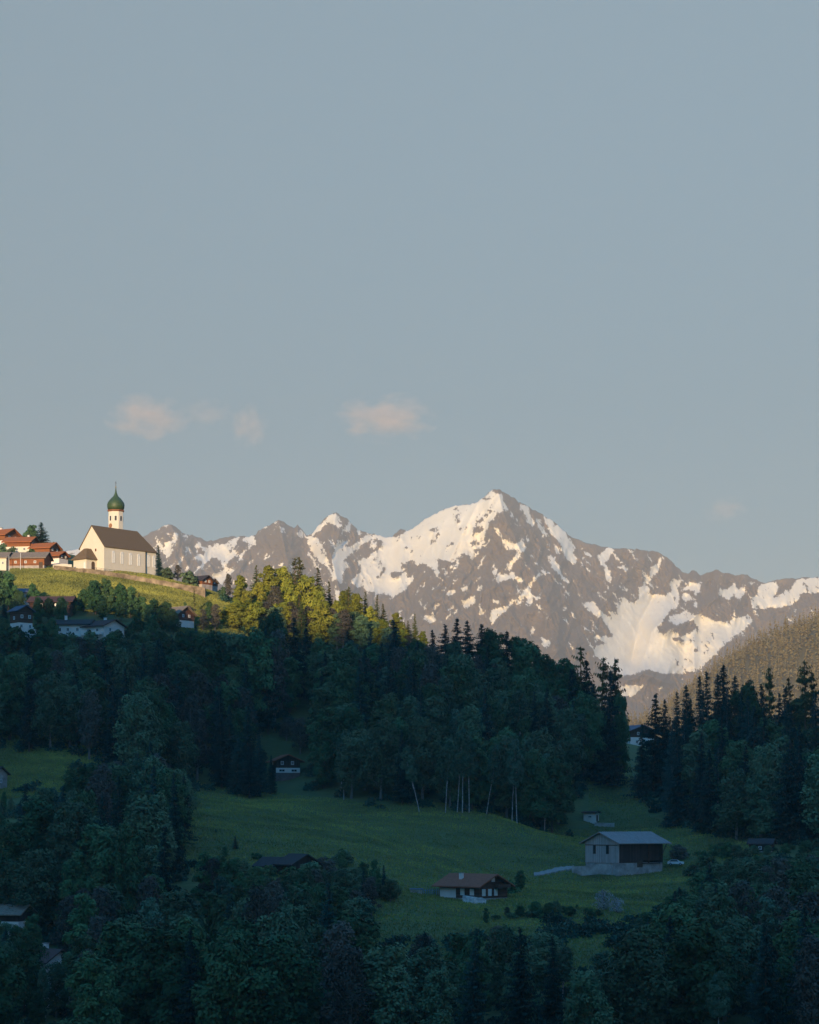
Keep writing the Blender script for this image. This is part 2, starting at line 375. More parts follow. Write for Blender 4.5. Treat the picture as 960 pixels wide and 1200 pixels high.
# ------------------------------------------------------------------ mountains
SKY_M = [(-420,640),(-300,600),(-180,655),(-60,620),(40,650),(120,640),(170,628),(180,622),(187,619),(193,615),(201,615),(207,618),(213,624),(222,626),(235,630),(243,634),(250,633),(258,631),(270,629),(290,629),(300,627),(303,622),(310,618),(318,614),(327,610),(333,612),(338,616),(345,618),(349,614),(354,620),(360,628),(365,625),(372,617),(380,608),(387,603),(394,601),(399,604),(405,606),(412,613),(420,621),(426,623),(432,625),(440,626),(452,629),(460,628),(466,623),(470,619),(475,622),(480,622),(490,614),(505,604),(520,597),(535,592),(550,591),(560,588),(568,582),(573,576),(579,573),(584,573),(591,576),(597,581),(603,584),(609,589),(616,591),(624,597),(634,602),(645,608),(655,616),(664,624),(672,631),(685,635),(700,639),(715,642),(727,643),(740,643),(752,644),(765,646),(775,649),(783,654),(793,664),(802,672),(809,671),(813,667),(817,671),(821,675),(830,671),(840,668),(850,671),(861,674),(867,673),(876,674),(888,680),(898,683),(908,680),(920,677),(933,678),(946,676),(960,677),(1010,690),(1060,672),(1120,660),(1180,684),(1260,700),(1400,720)]
def T(ox, oy, sc, pts): return [(ox + a / sc, oy + b_ / sc) for a, b_ in pts]
A_ = lambda p: T(460, 560, 4.0, p); B_ = lambda p: T(660, 620, 3.2, p); C_ = lambda p: T(170, 590, 6.0, p); D_ = lambda p: T(320, 590, 5.333, p)
SNOW = [
 [(577,574),(590,582),(596,599),(582,600),(576,612),(567,627),(567,640),(556,657),(542,649),(530,660),(512,655),(517,682),(506,664),(494,660),(478,663),(486,680),(470,695),(455,699),(440,694),(425,690),(410,684),(415,672),(432,662),(440,650),(450,640),(455,630),(466,628),(477,622),(490,612),(505,602),(522,595),(535,590),(555,589),(567,580)],
 A_([(595,115),(635,130),(665,220),(655,235),(620,190)]), A_([(670,185),(690,195),(725,270),(705,280)]),
 A_([(700,165),(740,195),(800,235),(845,310),(860,390),(845,405),(800,330),(740,250)]), A_([(750,310),(770,320),(790,360),(770,350)]), A_([(832,280),(868,335),(850,330)]),
 A_([(722,365),(765,370),(792,440),(828,495),(815,500),(780,450),(745,410)]),
 A_([(472,232),(495,240),(545,310),(610,303),(628,330),(600,368),(560,425),(528,432),(590,342),(540,338)]),
 A_([(468,395),(512,452),(560,438),(618,480),(612,496),(545,472),(500,500),(475,460)]),
 A_([(755,450),(690,462),(662,490),(642,550),(695,555),(640,602),(625,545),(602,605),(580,575),(520,632),(460,690),(462,620),(530,600),(610,550),(640,500),(680,448)]),
 A_([(312,575),(345,575),(385,548),(392,580),(340,618)]), A_([(248,540),(300,518),(290,545),(255,555)]), A_([(320,512),(350,505),(352,528),(328,530)]), A_([(395,528),(420,498),(425,520)]), A_([(402,600),(415,600),(420,640),(405,638)]),
 A_([(122,572),(172,612),(155,617)]), A_([(180,610),(222,583),(195,622)]), A_([(132,648),(190,640),(203,682),(170,675)]), A_([(238,430),(260,440),(255,462),(240,455)]),A_([(470,570),(495,570),(495,590),(475,590)]),
 A_([(693,748),(738,770),(732,792),(700,788)]), A_([(648,700),(662,700),(655,760),(648,750)]), A_([(890,592),(930,578),(965,600),(965,650),(930,622)]), A_([(795,505),(815,515),(835,555),(820,550)]),A_([(905,350),(930,355),(935,372),(915,368)]),A_([(930,740),(960,750),(960,775)]),A_([(340,600),(360,590),(360,610)]),A_([(690,330),(705,345),(700,358)]),
 B_([(283,220),(312,212),(330,245),(370,252),(402,238),(402,190),(442,193),(432,240),(440,290),(480,320),(540,335),(600,350),(690,322),(708,340),(680,380),(640,400),(600,440),(560,480),(520,520),(450,545),(380,547),(225,548),(110,475),(118,440),(172,432),(108,405),(187,402),(162,352),(88,288),(112,275),(182,347),(170,308),(212,322),(188,268),(242,312),(215,258),(270,280),(290,250)]),
 B_([(0,22),(42,85),(48,132),(20,115),(-4,80)]), B_([(132,105),(168,68),(188,75),(182,100),(160,130),(188,185),(175,202),(158,150)]), B_([(296,215),(328,155),(372,98),(382,108),(350,165),(312,205)]),
 B_([(148,190),(210,262),(248,318),(230,312),(190,250)]), B_([(215,200),(243,228),(238,238)]), B_([(208,145),(248,138),(240,158),(225,155)]),
 B_([(578,222),(622,228),(640,195),(652,230),(692,212),(668,272),(640,252),(610,268),(580,248)]), B_([(700,200),(718,198),(712,208)]),
 B_([(705,292),(738,210),(800,198),(812,228),(772,268),(850,226),(880,188),(965,182),(965,240),(900,240),(872,276),(800,300),(720,302)]), B_([(445,248),(482,243),(484,270),(458,272)]), B_([(438,240),(480,198),(522,203),(502,252),(490,228)]),
 B_([(210,588),(305,586),(262,625),(210,630)]), B_([(355,605),(375,590),(380,600)]), B_([(85,88),(108,98),(104,106)]), B_([(240,78),(268,82),(262,92)]),B_([(370,98),(384,104),(378,114)]),
 C_([(84,186),(132,142),(188,145),(140,160)]), C_([(76,248),(120,290),(180,268),(212,206),(244,212),(202,292),(184,345),(150,395),(118,330),(90,282)]), C_([(243,213),(325,218),(280,238)]), C_([(158,203),(186,228),(168,237)]),
 C_([(272,342),(305,302),(343,352),(290,348)]), C_([(228,432),(258,380),(292,348),(252,432)]),
 C_([(363,268),(440,320),(500,288),(560,278),(640,238),(668,242),(622,312),(652,352),(600,402),(562,440),(625,472),(580,525),(540,565),(500,562),(468,510),(520,480),(560,470),(530,402),(490,372),(440,412),(400,452),(355,485),(400,402),(328,392),(370,370)]),
 C_([(678,243),(775,226),(778,262),(722,332),(640,435),(606,472),(680,350),(740,280)]), C_([(838,382),(882,362),(884,382),(845,392)]), C_([(718,410),(742,402),(742,428)]), C_([(266,472),(315,438),(302,482)]), C_([(878,208),(898,225),(892,240)]), C_([(800,165),(870,150),(880,160),(815,175)]), C_([(940,420),(965,415),(965,435),(945,440)]), C_([(215,285),(232,282),(225,300)]),
 D_([(368,58),(420,78),(432,118),(395,97),(445,155),(370,122),(340,117),(260,192),(222,204),(330,98)]),
 D_([(220,212),(290,225),(320,270),(330,330),(362,382),(340,380),(382,440),(395,500),(350,402),(290,372),(245,300)]),
 D_([(348,220),(390,262),(408,228),(482,238),(420,292),(520,250),(600,188),(642,222),(580,240),(500,312),(438,362),(482,372),(430,442),(425,490),(378,485),(378,420),(368,350),(390,290)]),
 D_([(484,108),(448,170),(470,175),(494,130)]), D_([(518,168),(562,186),(530,198)]), D_([(600,186),(720,196),(752,220),(700,292),(600,372),(560,452),(476,494),(520,450),(560,382),(498,382),(600,330),(632,300),(652,320),(700,262),(640,215)]),
 D_([(40,150),(62,150),(52,190)]), D_([(150,180),(182,160),(178,215)]), D_([(30,375),(70,368),(60,390)]), D_([(215,300),(265,350),(300,420),(270,400)]), D_([(390,540),(420,560),(420,640),(400,600)]),D_([(0,120),(40,108),(20,130)]),
]
ROCK = [A_([(a - r1, b_ - r2 * .3), (a + r1 * .4, b_ - r2), (a + r1, b_ + r2 * .2), (a - r1 * .5, b_ + r2)]) for a, b_, r1, r2 in
        [(300,145,17,11),(310,205,12,14),(195,250,20,11),(190,295,16,14),(405,245,24,18),(388,308,28,13),(412,200,22,12),(440,100,24,9),(462,155,14,9),(280,315,9,8),(402,345,22,11),(118,275,8,7),(345,235,9,8),(255,345,9,8),(95,345,8,7),(60,330,9,7),(150,420,20,14),(60,410,22,16)]]
ROCK += [B_([(356,362),(408,300),(440,288),(452,310),(390,342),(420,360),(482,343),(508,370),(462,392),(438,402),(410,372),(380,397),(358,387)]), B_([(490,450),(506,445),(506,460),(494,462)]), B_([(405,410),(440,405),(462,418),(430,422)]),
         D_([(860,350),(890,345),(870,460),(830,470),(820,400)]), D_([(690,390),(712,400),(670,480),(655,470)]), D_([(740,430),(830,420),(780,470),(740,470)]), D_([(590,480),(618,470),(612,500)]), D_([(470,360),(540,372),(520,390),(470,395)]),D_([(430,440),(550,390),(550,420),(500,470),(440,470)]), C_([(380,310),(425,335),(410,350),(380,340)]), C_([(600,300),(625,290),(610,340),(590,360)]),
         B_([(225,552),(330,528),(390,545),(340,584),(225,588)])]
def in_poly(px, py, poly):
    inside = np.zeros(px.shape, bool)
    x0, y0 = min(p[0] for p in poly), min(p[1] for p in poly); x1, y1 = max(p[0] for p in poly), max(p[1] for p in poly)
    sel = (px >= x0) & (px <= x1) & (py >= y0) & (py <= y1)
    qx, qy = px[sel], py[sel]; ins = np.zeros(qx.shape, bool)
    for (ax, ay), (bx, by) in zip(poly, poly[1:] + poly[:1]):
        if ay == by: continue
        c = ((ay > qy) != (by > qy)) & (qx < (bx - ax) * (qy - ay) / (by - ay) + ax); ins ^= c
    inside[sel] = ins
    return inside
mc = np.concatenate([np.arange(-420, 140, 5.0), np.arange(140, 985, 0.9), np.arange(985, 1400, 5.0)])
NR = 270
tt = np.linspace(0, 1, NR)
crest0 = np.interp(mc, [p[0] for p in SKY_M], [p[1] for p in SKY_M])
for _ in range(6): crest0[1:-1] = (crest0[:-2] + crest0[1:-1] + crest0[2:]) / 3
crest = np.interp(mc, [p[0] for p in SKY_M], [p[1] for p in SKY_M]) + 0.9 * fbm(mc / 3.5, mc * 0 + 3.3, 3, 2)
PX = np.repeat(mc[None, :], NR, 0)
ROW = crest[None, :] + (905 - crest[None, :]) * tt[:, None]
DR = ROW - crest[None, :]
depth = 8900 - 1750 * (np.maximum(ROW - crest0[None, :] + 6, 0) / 330) ** 0.9
def spur(pts, amp, wid):
    d = np.full(PX.shape, 1e9)
    for (ax, ay), (bx, by) in zip(pts, pts[1:]):
        ux, uy = bx - ax, by - ay
        s = np.clip(((PX - ax) * ux + (ROW - ay) * uy) / (ux * ux + uy * uy), 0, 1)
        d = np.minimum(d, np.hypot(PX - ax - s * ux, ROW - ay - s * uy))
    return .62 * amp * np.exp(-d / wid)
depth -= spur([(583,573),(590,600),(612,650),(640,700),(655,760),(660,860)], 420, 34)
depth -= spur([(560,590),(535,640),(505,700),(480,770)], 220, 26)
depth -= spur([(394,601),(385,640),(400,700),(420,760)], 260, 22)
depth -= spur([(327,610),(335,650),(345,700),(360,760)], 260, 20)
depth -= spur([(200,615),(215,650),(235,700)], 220, 18)
depth -= spur([(740,643),(722,690),(700,720),(670,760)], 240, 22)
depth -= spur([(850,671),(840,700),(800,735),(775,740)], 240, 20)
depth -= spur([(735,798),(755,790),(775,798)], 260, 9)
depth += spur([(770,690),(750,730),(740,775)], 380, 40)
wx = PX + 6 * fbm(PX / 30, ROW / 30, 3, 21); wy = ROW
fall = np.clip(DR / 12, 0, 1)
dx = PX + 1.5 * fbm(PX / 5, ROW / 5, 3, 61) + 0.9 * fbm(PX / 1.8, ROW / 1.8, 2, 66); dy = ROW + 1.5 * fbm(PX / 5, ROW / 5, 3, 71) + 0.9 * fbm(PX / 1.8, ROW / 1.8, 2, 76)
snow = np.zeros(PX.shape)
_sr = random.Random(44)
for _ in range(330):
    a_, b_ = _sr.uniform(175, 970), 0
    b_ = float(np.interp(a_, [p[0] for p in SKY_M], [p[1] for p in SKY_M])) + _sr.uniform(4, 130)
    if b_ > 800: continue
    ln_, wd_ = _sr.uniform(3, 15), _sr.uniform(.7, 1.7)
    sl_ = _sr.choice([.5, .7, 1.0]) * (1 if a_ > 585 or (330 < a_ < 400) else -1)
    SNOW.append([(a_, b_), (a_ + sl_ * ln_ * .5 + wd_, b_ + ln_ * .5), (a_ + sl_ * ln_, b_ + ln_), (a_ + sl_ * ln_ * .5 - wd_, b_ + ln_ * .5)])
for p_ in SNOW: snow[in_poly(dx, dy, p_)] = 1
_rk = []
for _ in range(420):
    a_ = _sr.uniform(175, 970)
    b_ = float(np.interp(a_, [p[0] for p in SKY_M], [p[1] for p in SKY_M])) + _sr.uniform(5, 120)
    if 690 < a_ < 790 and b_ > 705: continue                        # the big snow bowl is smooth
    ln_, wd_ = _sr.uniform(3, 14), _sr.uniform(.5, 1.6)
    sl_ = _sr.choice([.4, .7, 1.0]) * (1 if a_ > 585 or (330 < a_ < 400) else -1)
    if 450 < a_ < 560 and _sr.random() < .55: continue
    _rk.append([(a_, b_), (a_ + sl_ * ln_ * .5 + wd_, b_ + ln_ * .5), (a_ + sl_ * ln_, b_ + ln_), (a_ + sl_ * ln_ * .5 - wd_, b_ + ln_ * .5)])
for p_ in ROCK + _rk: snow[in_poly(dx, dy, p_)] = 0
ss = snow.copy()
for _ in range(8):
    ss[1:-1, 1:-1] = (ss[1:-1, 1:-1] * 2 + ss[:-2, 1:-1] + ss[2:, 1:-1] + ss[1:-1, :-2] + ss[1:-1, 2:]) / 6
for _ in range(24):
    ss[1:-1, 1:-1] = (ss[1:-1, 1:-1] * 2 + ss[:-2, 1:-1] + ss[2:, 1:-1] + ss[1:-1, :-2] + ss[1:-1, 2:]) / 6
rough = 1 - .85 * ss
depth -= fall * ((6 + 50 * rough) * ridged((wx + 0.35 * wy) / 34, wy / 80, 3, 31) + rough * (19 * ridged((wx - 0.5 * wy) / 13, wy / 26, 4, 41) + 9 * fbm(wx / 3.0, wy / 3.6, 3, 51)))
MX = (PX - CX) / F_PX * depth; MZ = (HOR - ROW) / F_PX * depth
# far side of the range drops away behind the crest
bk = [(250, 0.82), (900, 0.45), (2300, 0.0)]
MXb = [MX[0] * 1.0 for _ in bk]; MYb = [depth[0] + d for d, _ in bk]; MZb = [MZ[0] * k - 60 * (1 - k) for _, k in bk]
MX = np.vstack(MXb[::-1] + [MX]); MY = np.vstack(MYb[::-1] + [depth]); MZ = np.vstack(MZb[::-1] + [MZ])
mount = link('mountains', grid_mesh('mountains', MX, MY, MZ))
tag(mount, 'snow streaked rocky mountain range in evening sun', kind='structure')
spk = fbm(PX / 4 + 0.2 * ROW, ROW / 7, 4, 81)
outer = (PX < 150) | (PX > 975)
sb = snow.copy()
for _ in range(28):
    sb[1:-1, 1:-1] = (sb[1:-1, 1:-1] * 2 + sb[:-2, 1:-1] + sb[2:, 1:-1] + sb[1:-1, :-2] + sb[1:-1, 2:]) / 6
lean_ = np.where(PX > 585, -.75, .75)
fine = fbm((PX + lean_ * ROW) / 2.4, ROW / 7.5, 3, 85)
snow = .62 * snow + .38 * sb + .16 * fine
snow = np.where(outer, (spk + 0.25 * fbm(PX / 40, ROW / 30, 3, 91) > 0.25) * 1.0, snow)
snow = np.vstack([np.repeat(snow[:1] * 0, len(bk), 0), snow])
at = mount.data.attributes.new('snow', 'FLOAT', 'POINT'); at.data.foreach_set('value', snow.ravel().astype(np.float32))
m, n, l, b = new_mat('rock_and_snow')
an = n.new('ShaderNodeAttribute'); an.attribute_name = 'snow'
tc = n.new('ShaderNodeTexCoord')
nz = n.new('ShaderNodeTexNoise'); nz.inputs['Scale'].default_value = 0.034; nz.inputs['Detail'].default_value = 8; nz.inputs['Roughness'].default_value = 0.78
mpz = n.new('ShaderNodeMapping'); mpz.inputs['Scale'].default_value = (1.5, .8, .7); l.new(tc.outputs['Object'], mpz.inputs['Vector']); l.new(mpz.outputs[0], nz.inputs['Vector'])
ma = n.new('ShaderNodeMath'); ma.operation = 'MULTIPLY_ADD'; ma.inputs[1].default_value = 2.9; ma.inputs[2].default_value = -1.45; l.new(nz.outputs['Fac'], ma.inputs[0])
sm = n.new('ShaderNodeMath'); sm.operation = 'ADD'; l.new(an.outputs['Fac'], sm.inputs[0]); l.new(ma.outputs[0], sm.inputs[1])
st = n.new('ShaderNodeMapRange'); st.inputs['From Min'].default_value = 0.42; st.inputs['From Max'].default_value = 0.58; l.new(sm.outputs[0], st.inputs['Value'])
n4 = n.new('ShaderNodeTexNoise'); n4.inputs['Scale'].default_value = 0.004; n4.inputs['Detail'].default_value = 9; n4.inputs['Roughness'].default_value = 0.7
l.new(tc.outputs['Object'], n4.inputs['Vector'])
rr = n.new('ShaderNodeValToRGB'); rr.color_ramp.elements[0].position = 0.3; rr.color_ramp.elements[1].position = 0.72
rr.color_ramp.elements[0].color = (0.080, 0.052, 0.032, 1); rr.color_ramp.elements[1].color = (0.138, 0.091, 0.055, 1)
l.new(n4.outputs['Fac'], rr.inputs['Fac'])
rs_ = n.new('ShaderNodeValToRGB'); rs_.color_ramp.elements[0].position = 0.3; rs_.color_ramp.elements[1].position = 0.7
rs_.color_ramp.elements[0].color = (0.66, 0.585, 0.455, 1); rs_.color_ramp.elements[1].color = (0.79, 0.715, 0.57, 1)
l.new(n4.outputs['Fac'], rs_.inputs['Fac'])
mx = n.new('ShaderNodeMix'); mx.data_type = 'RGBA'
l.new(st.outputs[0], mx.inputs['Factor']); l.new(rr.outputs['Color'], mx.inputs['A']); l.new(rs_.outputs['Color'], mx.inputs['B'])
l.new(mx.outputs['Result'], b.inputs['Base Color'])
b.inputs['Roughness'].default_value = 0.9; b.inputs['Specular IOR Level'].default_value = 0.1
mount.data.materials.append(m)

# ------------------------------------------------------------------ sunlit wooded hill across the side valley
HILL = [(560,905),(640,885),(700,862),(740,848),(765,836),(790,814),(815,794),(840,777),(865,757),(890,741),(915,728),(940,718),(960,709),(1000,690),(1100,640),(1300,560),(1500,520)]
def hill_z(x, y):
    px = CX + x / 3000.0 * F_PX
    top = (HOR - np.interp(px, [p[0] for p in HILL], [p[1] + 16 for p in HILL])) / F_PX * 3000
    t = (y - 3000) / 1000.0
    prof = np.where(t < 0, 1 - sstep(0, 1.0, -t) * 1.0, 1 - sstep(0, 1.3, t))
    return -85 + (top + 85) * prof + 12 * fbm(x / 120, y / 120, 4, 15) * prof
hx = np.arange(60, 1500, 14.0); hy = np.arange(1950, 4400, 18.0)
HX, HY = np.meshgrid(hx, hy); HZ = hill_z(HX, HY)
hill = link('hill', grid_mesh('hill', HX, HY, HZ), mat('forest_floor', (0.085, 0.07, 0.03), 0.95, 0.3, 0.05)); tag(hill, 'sunlit hill under the far conifer wood', kind='structure')
rs = np.random.RandomState(12)
cs, us, vs, ts = [], [], [], []
cnt = 0
taken = np.zeros((0, 2))
for k in range(44000):
    y = rs.uniform(2250, 3120); px = rs.uniform(655, 1230); x = (px - CX) / F_PX * y
    z = float(hill_z(np.array([x]), np.array([y]))[0])
    row = HOR - z / y * F_PX
    if row > 890 or z < 0: continue
    if len(taken) and np.min(np.abs(taken - [x, y]).sum(1)) < 13: continue
    taken = np.vstack([taken, [x, y]])
    H = rs.uniform(15, 28) * (0.8 if rs.rand() < .3 else 1); rad = H * rs.uniform(0.17, 0.26); tone0 = rs.uniform(0.4, 0.85)
    nq = 46
    t = rs.uniform(0.04, 1, nq) ** 1.1; ang = rs.uniform(0, 6.283, nq); rr_ = rad * (1 - t) * rs.uniform(0.55, 1.1, nq) + 0.25
    c = np.stack([x + rr_ * np.cos(ang), y + rr_ * np.sin(ang), z + t * H], 1)
    out = np.stack([np.cos(ang), np.sin(ang), -0.5 - 0.3 * rs.rand(nq)], 1)
    side = np.stack([-np.sin(ang), np.cos(ang), rs.uniform(-.3, .3, nq)], 1)
    s = (0.9 + 1.7 * (1 - t))[:, None]
    cs.append(c); us.append(out * s * 0.9); vs.append(side * s * 0.62); ts.append(np.clip(tone0 + rs.uniform(-.18, .18, nq), 0, 1))
    cs.append(np.array([[x, y, z + H * .97]])); us.append(np.array([[0, 0, H * .07]])); vs.append(np.array([[0.5, 0, 0]])); ts.append(np.array([tone0]))
    cnt += 1
    if cnt > 2600: break
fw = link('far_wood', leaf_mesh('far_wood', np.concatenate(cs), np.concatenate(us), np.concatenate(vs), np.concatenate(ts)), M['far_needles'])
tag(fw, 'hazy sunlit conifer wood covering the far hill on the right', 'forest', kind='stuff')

# ------------------------------------------------------------------ houses
FACE = {'+X': ((1, 0, 0), (0, 1, 0)), '-X': ((-1, 0, 0), (0, -1, 0)), '-Y': ((0, -1, 0), (1, 0, 0)), '+Y': ((0, 1, 0), (-1, 0, 0))}
def window(parent, org, face, u, v, w, h, mframe, mpane, name='window', cross=True, arch=False):
    """org is a point on the wall plane at its centre; u to the right as seen from outside, v height"""
    nrm, rt = Vector(FACE[face][0]), Vector(FACE[face][1]); up = Vector((0, 0, 1))
    c = Vector(org) + rt * u + up * v
    fr = MB(); t = min(0.14, w * 0.16)
    fr.box(c - rt * (w - t) / 2 + nrm * .05, (t, h, .16), rt, up, nrm); fr.box(c + rt * (w - t) / 2 + nrm * .05, (t, h, .16), rt, up, nrm)
    fr.box(c + up * (h - t) / 2 + nrm * .05, (w - 2 * t, t, .15), rt, up, nrm); fr.box(c - up * (h - t) / 2 + nrm * .05, (w - 2 * t, t, .17), rt, up, nrm)
    if cross: fr.box(c + nrm * .06, (t * .6, h - 2 * t, .1), rt, up, nrm)
    if arch:
        pts = [(c + rt * (w / 2 * math.cos(a)) + up * (h / 2 - .02 + w / 2 * math.sin(a))) for a in [math.pi * k / 8 for k in range(9)]]
        nn = len(pts); b0 = [p - nrm * .05 for p in pts]; b1 = [p + nrm * .125 for p in pts]
        fr.add(b0 + b1, [tuple(range(nn))[::-1], tuple(range(nn, 2 * nn))] + [(i, (i + 1) % nn, (i + 1) % nn + nn, i + nn) for i in range(nn)])
    f = fr.build(name, mframe, parent)
    MB().box(c + nrm * .015, (w - 2 * t + .02, h - 2 * t + .02, .1), rt, up, nrm).build('pane', mpane, f)
    return f
def house(name, label, cat, px, row, Y, rz, L, W, h1, h2, pitch, ov, mlow, mup, mroof, wins=(), chim=(), balcony=None, group=None, panel=None, base_drop=3.0, doors=(), thick=.28):
    loc = P(px, row, Y)
    t = empty(name, loc, rz); tag(t, label, cat, group)
    tp = math.tan(R(pitch))
    if h1 > 0:
        MB().box((0, 0, (h1 - base_drop) / 2), (L - .12, W - .12, h1 + base_drop)).build('lower_wall', mlow, t)
    MB().prism_x([(-W / 2, h1), (W / 2, h1), (W / 2, h2), (0, h2 + W / 2 * tp), (-W / 2, h2)], -L / 2, L / 2).build('upper_wall', mup, t)
    e = W / 2 + ov; z0 = h2 - ov * tp + .03; zr = h2 + W / 2 * tp + .03
    rf = MB().prism_x([(-e, z0), (0, zr), (e, z0), (e, z0 + thick), (0, zr + thick), (-e, z0 + thick)], -L / 2 - ov, L / 2 + ov).build('roof', mroof, t)
    for (cx_, cy_) in chim:
        zc = zr - abs(cy_) * tp
        c = MB().box((cx_, cy_, zc + .5), (.8, .8, 2.0)).build('chimney', M['plaster_white'], rf)
        MB().box((cx_, cy_, zc + 1.58), (1.05, 1.05, .14)).build('chimney_cap', M['concrete'], rf)
    for wv in wins:
        face, u, v, w, h = wv[:5]
        org = {'+X': (L / 2, 0, 0), '-X': (-L / 2, 0, 0), '-Y': (0, -W / 2, 0), '+Y': (0, W / 2, 0)}[face]
        window(t, org, face, u, v, w, h, M['frame_white'], M[wv[5]] if len(wv) > 5 else M['pane_dark'])
    for (face, u, w, h) in doors:
        nrm, rt = Vector(FACE[face][0]), Vector(FACE[face][1])
        org = Vector({'+X': (L / 2, 0, 0), '-X': (-L / 2, 0, 0), '-Y': (0, -W / 2, 0), '+Y': (0, W / 2, 0)}[face])
        MB().box(org + rt * u + Vector((0, 0, h / 2)) + nrm * .04, (w, h, .16), rt, Vector((0, 0, 1)), nrm).build('door', M['door_brown'], t)
    if panel:
        face, u, v0, w, h = panel; nrm, rt = Vector(FACE[face][0]), Vector(FACE[face][1])
        org = Vector({'+X': (L / 2, 0, 0), '-X': (-L / 2, 0, 0), '-Y': (0, -W / 2, 0), '+Y': (0, W / 2, 0)}[face])
        MB().box(org + rt * u + Vector((0, 0, v0 + h / 2)) - nrm * .015, (w, h, .1), rt, Vector((0, 0, 1)), nrm).build('plaster_panel', M['plaster_white'], t)
    if balcony:
        face, u, v, w = balcony
        nrm, rt = Vector(FACE[face][0]), Vector(FACE[face][1]); up = Vector((0, 0, 1))
        org = Vector({'+X': (L / 2, 0, 0), '-X': (-L / 2, 0, 0), '-Y': (0, -W / 2, 0), '+Y': (0, W / 2, 0)}[face])
        bm_ = MB(); c = org + rt * u + up * v
        bm_.box(c + nrm * .62, (w, 1.2, .14), rt, nrm, up)
        bm_.box(c + nrm * 1.2 + up * .55, (w, .06, .75), rt, nrm, up); bm_.box(c + nrm * 1.2 + up * .98, (w, .12, .08), rt, nrm, up)
        for s_ in (-1, 1): bm_.box(c + nrm * .66 + rt * s_ * (w / 2 - .04) + up * .55, (.06, 1.0, .75), rt, nrm, up)
        bm_.build('balcony', mup, t)
    return t

# --- village on the hill, left of the church
house('chalet', 'orange roofed timber chalet at the left photo edge, highest of the village', 'house', 2, 645, 842, R(-30), 11, 9, 3.2, 5.6, 28, 1.1, M['plaster_white'], M['wood_orange'], M['roof_orange'],
      [('+X', -2, 4.6, 1.1, 1.2), ('+X', 2, 4.6, 1.1, 1.2), ('+X', -2, 1.7, 1.1, 1.2), ('+X', 2, 1.7, 1.1, 1.2), ('-Y', -2, 1.7, 1.1, 1.2), ('-Y', 2, 1.7, 1.1, 1.2)], [(-1, 1)], ('+X', 0, 3.3, 8.2))
house('chalet', 'long orange tiled chalet with yellow lower wall beneath the highest village house', 'house', 25, 650, 828, R(-12), 10.5, 8.5, 2.6, 4.6, 25, 1.0, M['plaster_cream'], M['wood_orange'], M['roof_orange'],
      [('-Y', -3, 1.6, 1.0, 1.1), ('-Y', 0, 1.6, 1.0, 1.1), ('-Y', 3, 1.6, 1.0, 1.1), ('+X', -1.6, 3.8, 1.0, 1.1), ('+X', 1.6, 3.8, 1.0, 1.1)], [(2.6, 1.2)], ('+X', 0, 2.7, 7.5))
house('chalet', 'small timber house with orange roof between the long chalet and the rightmost village house', 'house', 53, 656, 822, R(-22), 8.5, 7.5, 2.4, 4.3, 27, 0.9, M['plaster_white'], M['wood_orange'], M['roof_orange'],
      [('+X', -1.6, 3.6, .9, 1.0), ('+X', 1.6, 3.6, .9, 1.0), ('-Y', -2, 1.4, .9, 1.0), ('-Y', 2, 1.4, .9, 1.0)])
house('cottage', 'smallest orange roofed timber cottage, rightmost of the village beside the churchyard', 'house', 67, 661, 814, R(-28), 6.2, 5.6, 1.8, 3.0, 27, .8, M['plaster_white'], M['wood_brown'], M['roof_orange'],
      [('+X', -1.2, 2.5, .8, .9), ('+X', 1.2, 2.5, .8, .9), ('-Y', 0, 1.1, .8, .8)])
house('farm_barn', 'long low barn with grey roof and orange plank wall above the lit meadow', 'barn', 33, 667.5, 794, R(-7), 15, 9, 1.0, 3.9, 27, .8, M['concrete'], M['wood_orange'], M['roof_taupe'],
      [('-Y', -3.4, 2.3, .9, .9), ('-Y', 0.4, 2.3, .9, .9), ('-Y', 4.0, 2.3, .9, .9)], doors=[('-Y', 6.2, 1.4, 2.2)])
house('farmhouse', 'white walled farmhouse with grey roof joined left of the long orange barn', 'house', -2, 667.5, 793, R(-7), 9, 9, 2.6, 3.9, 27, .6, M['plaster_cream'], M['plaster_cream'], M['roof_taupe'],
      [('-Y', 1, 1.9, .9, 1.1), ('-Y', 3.2, 1.9, .9, 1.1)])
house('timber_hut', 'orange timber hut with dark roof just right of the churchyard', 'house', 234, 689, 802, R(-38), 8, 5.6, 1.0, 2.6, 30, .9, M['concrete'], M['wood_orange'], M['roof_slate'],
      [('+X', -1.0, 2.2, .8, .9), ('+X', 1.0, 2.2, .8, .9)])
house('shed', 'brown gabled shed peeking over the field edge left of the sunny wood', 'shed', 245, 689, 812, R(-30), 5, 4.5, .6, 1.9, 30, .5, M['concrete'], M['wood_brown'], M['roof_taupe'], [('+X', 0, 1.8, .7, .7)])
house('barn_house', 'grey roofed house with plank gable at the foot of the sunlit meadow', 'house', 206, 735, 741, R(-38), 10, 8, 2.0, 4.3, 32, .9, M['plaster_white'], M['wood_brown'], M['roof_taupe'],
      [('+X', -1.5, 3.6, .9, 1.0), ('+X', 1.5, 3.6, .9, 1.0), ('-Y', 2, 1.2, .9, 1.0)])
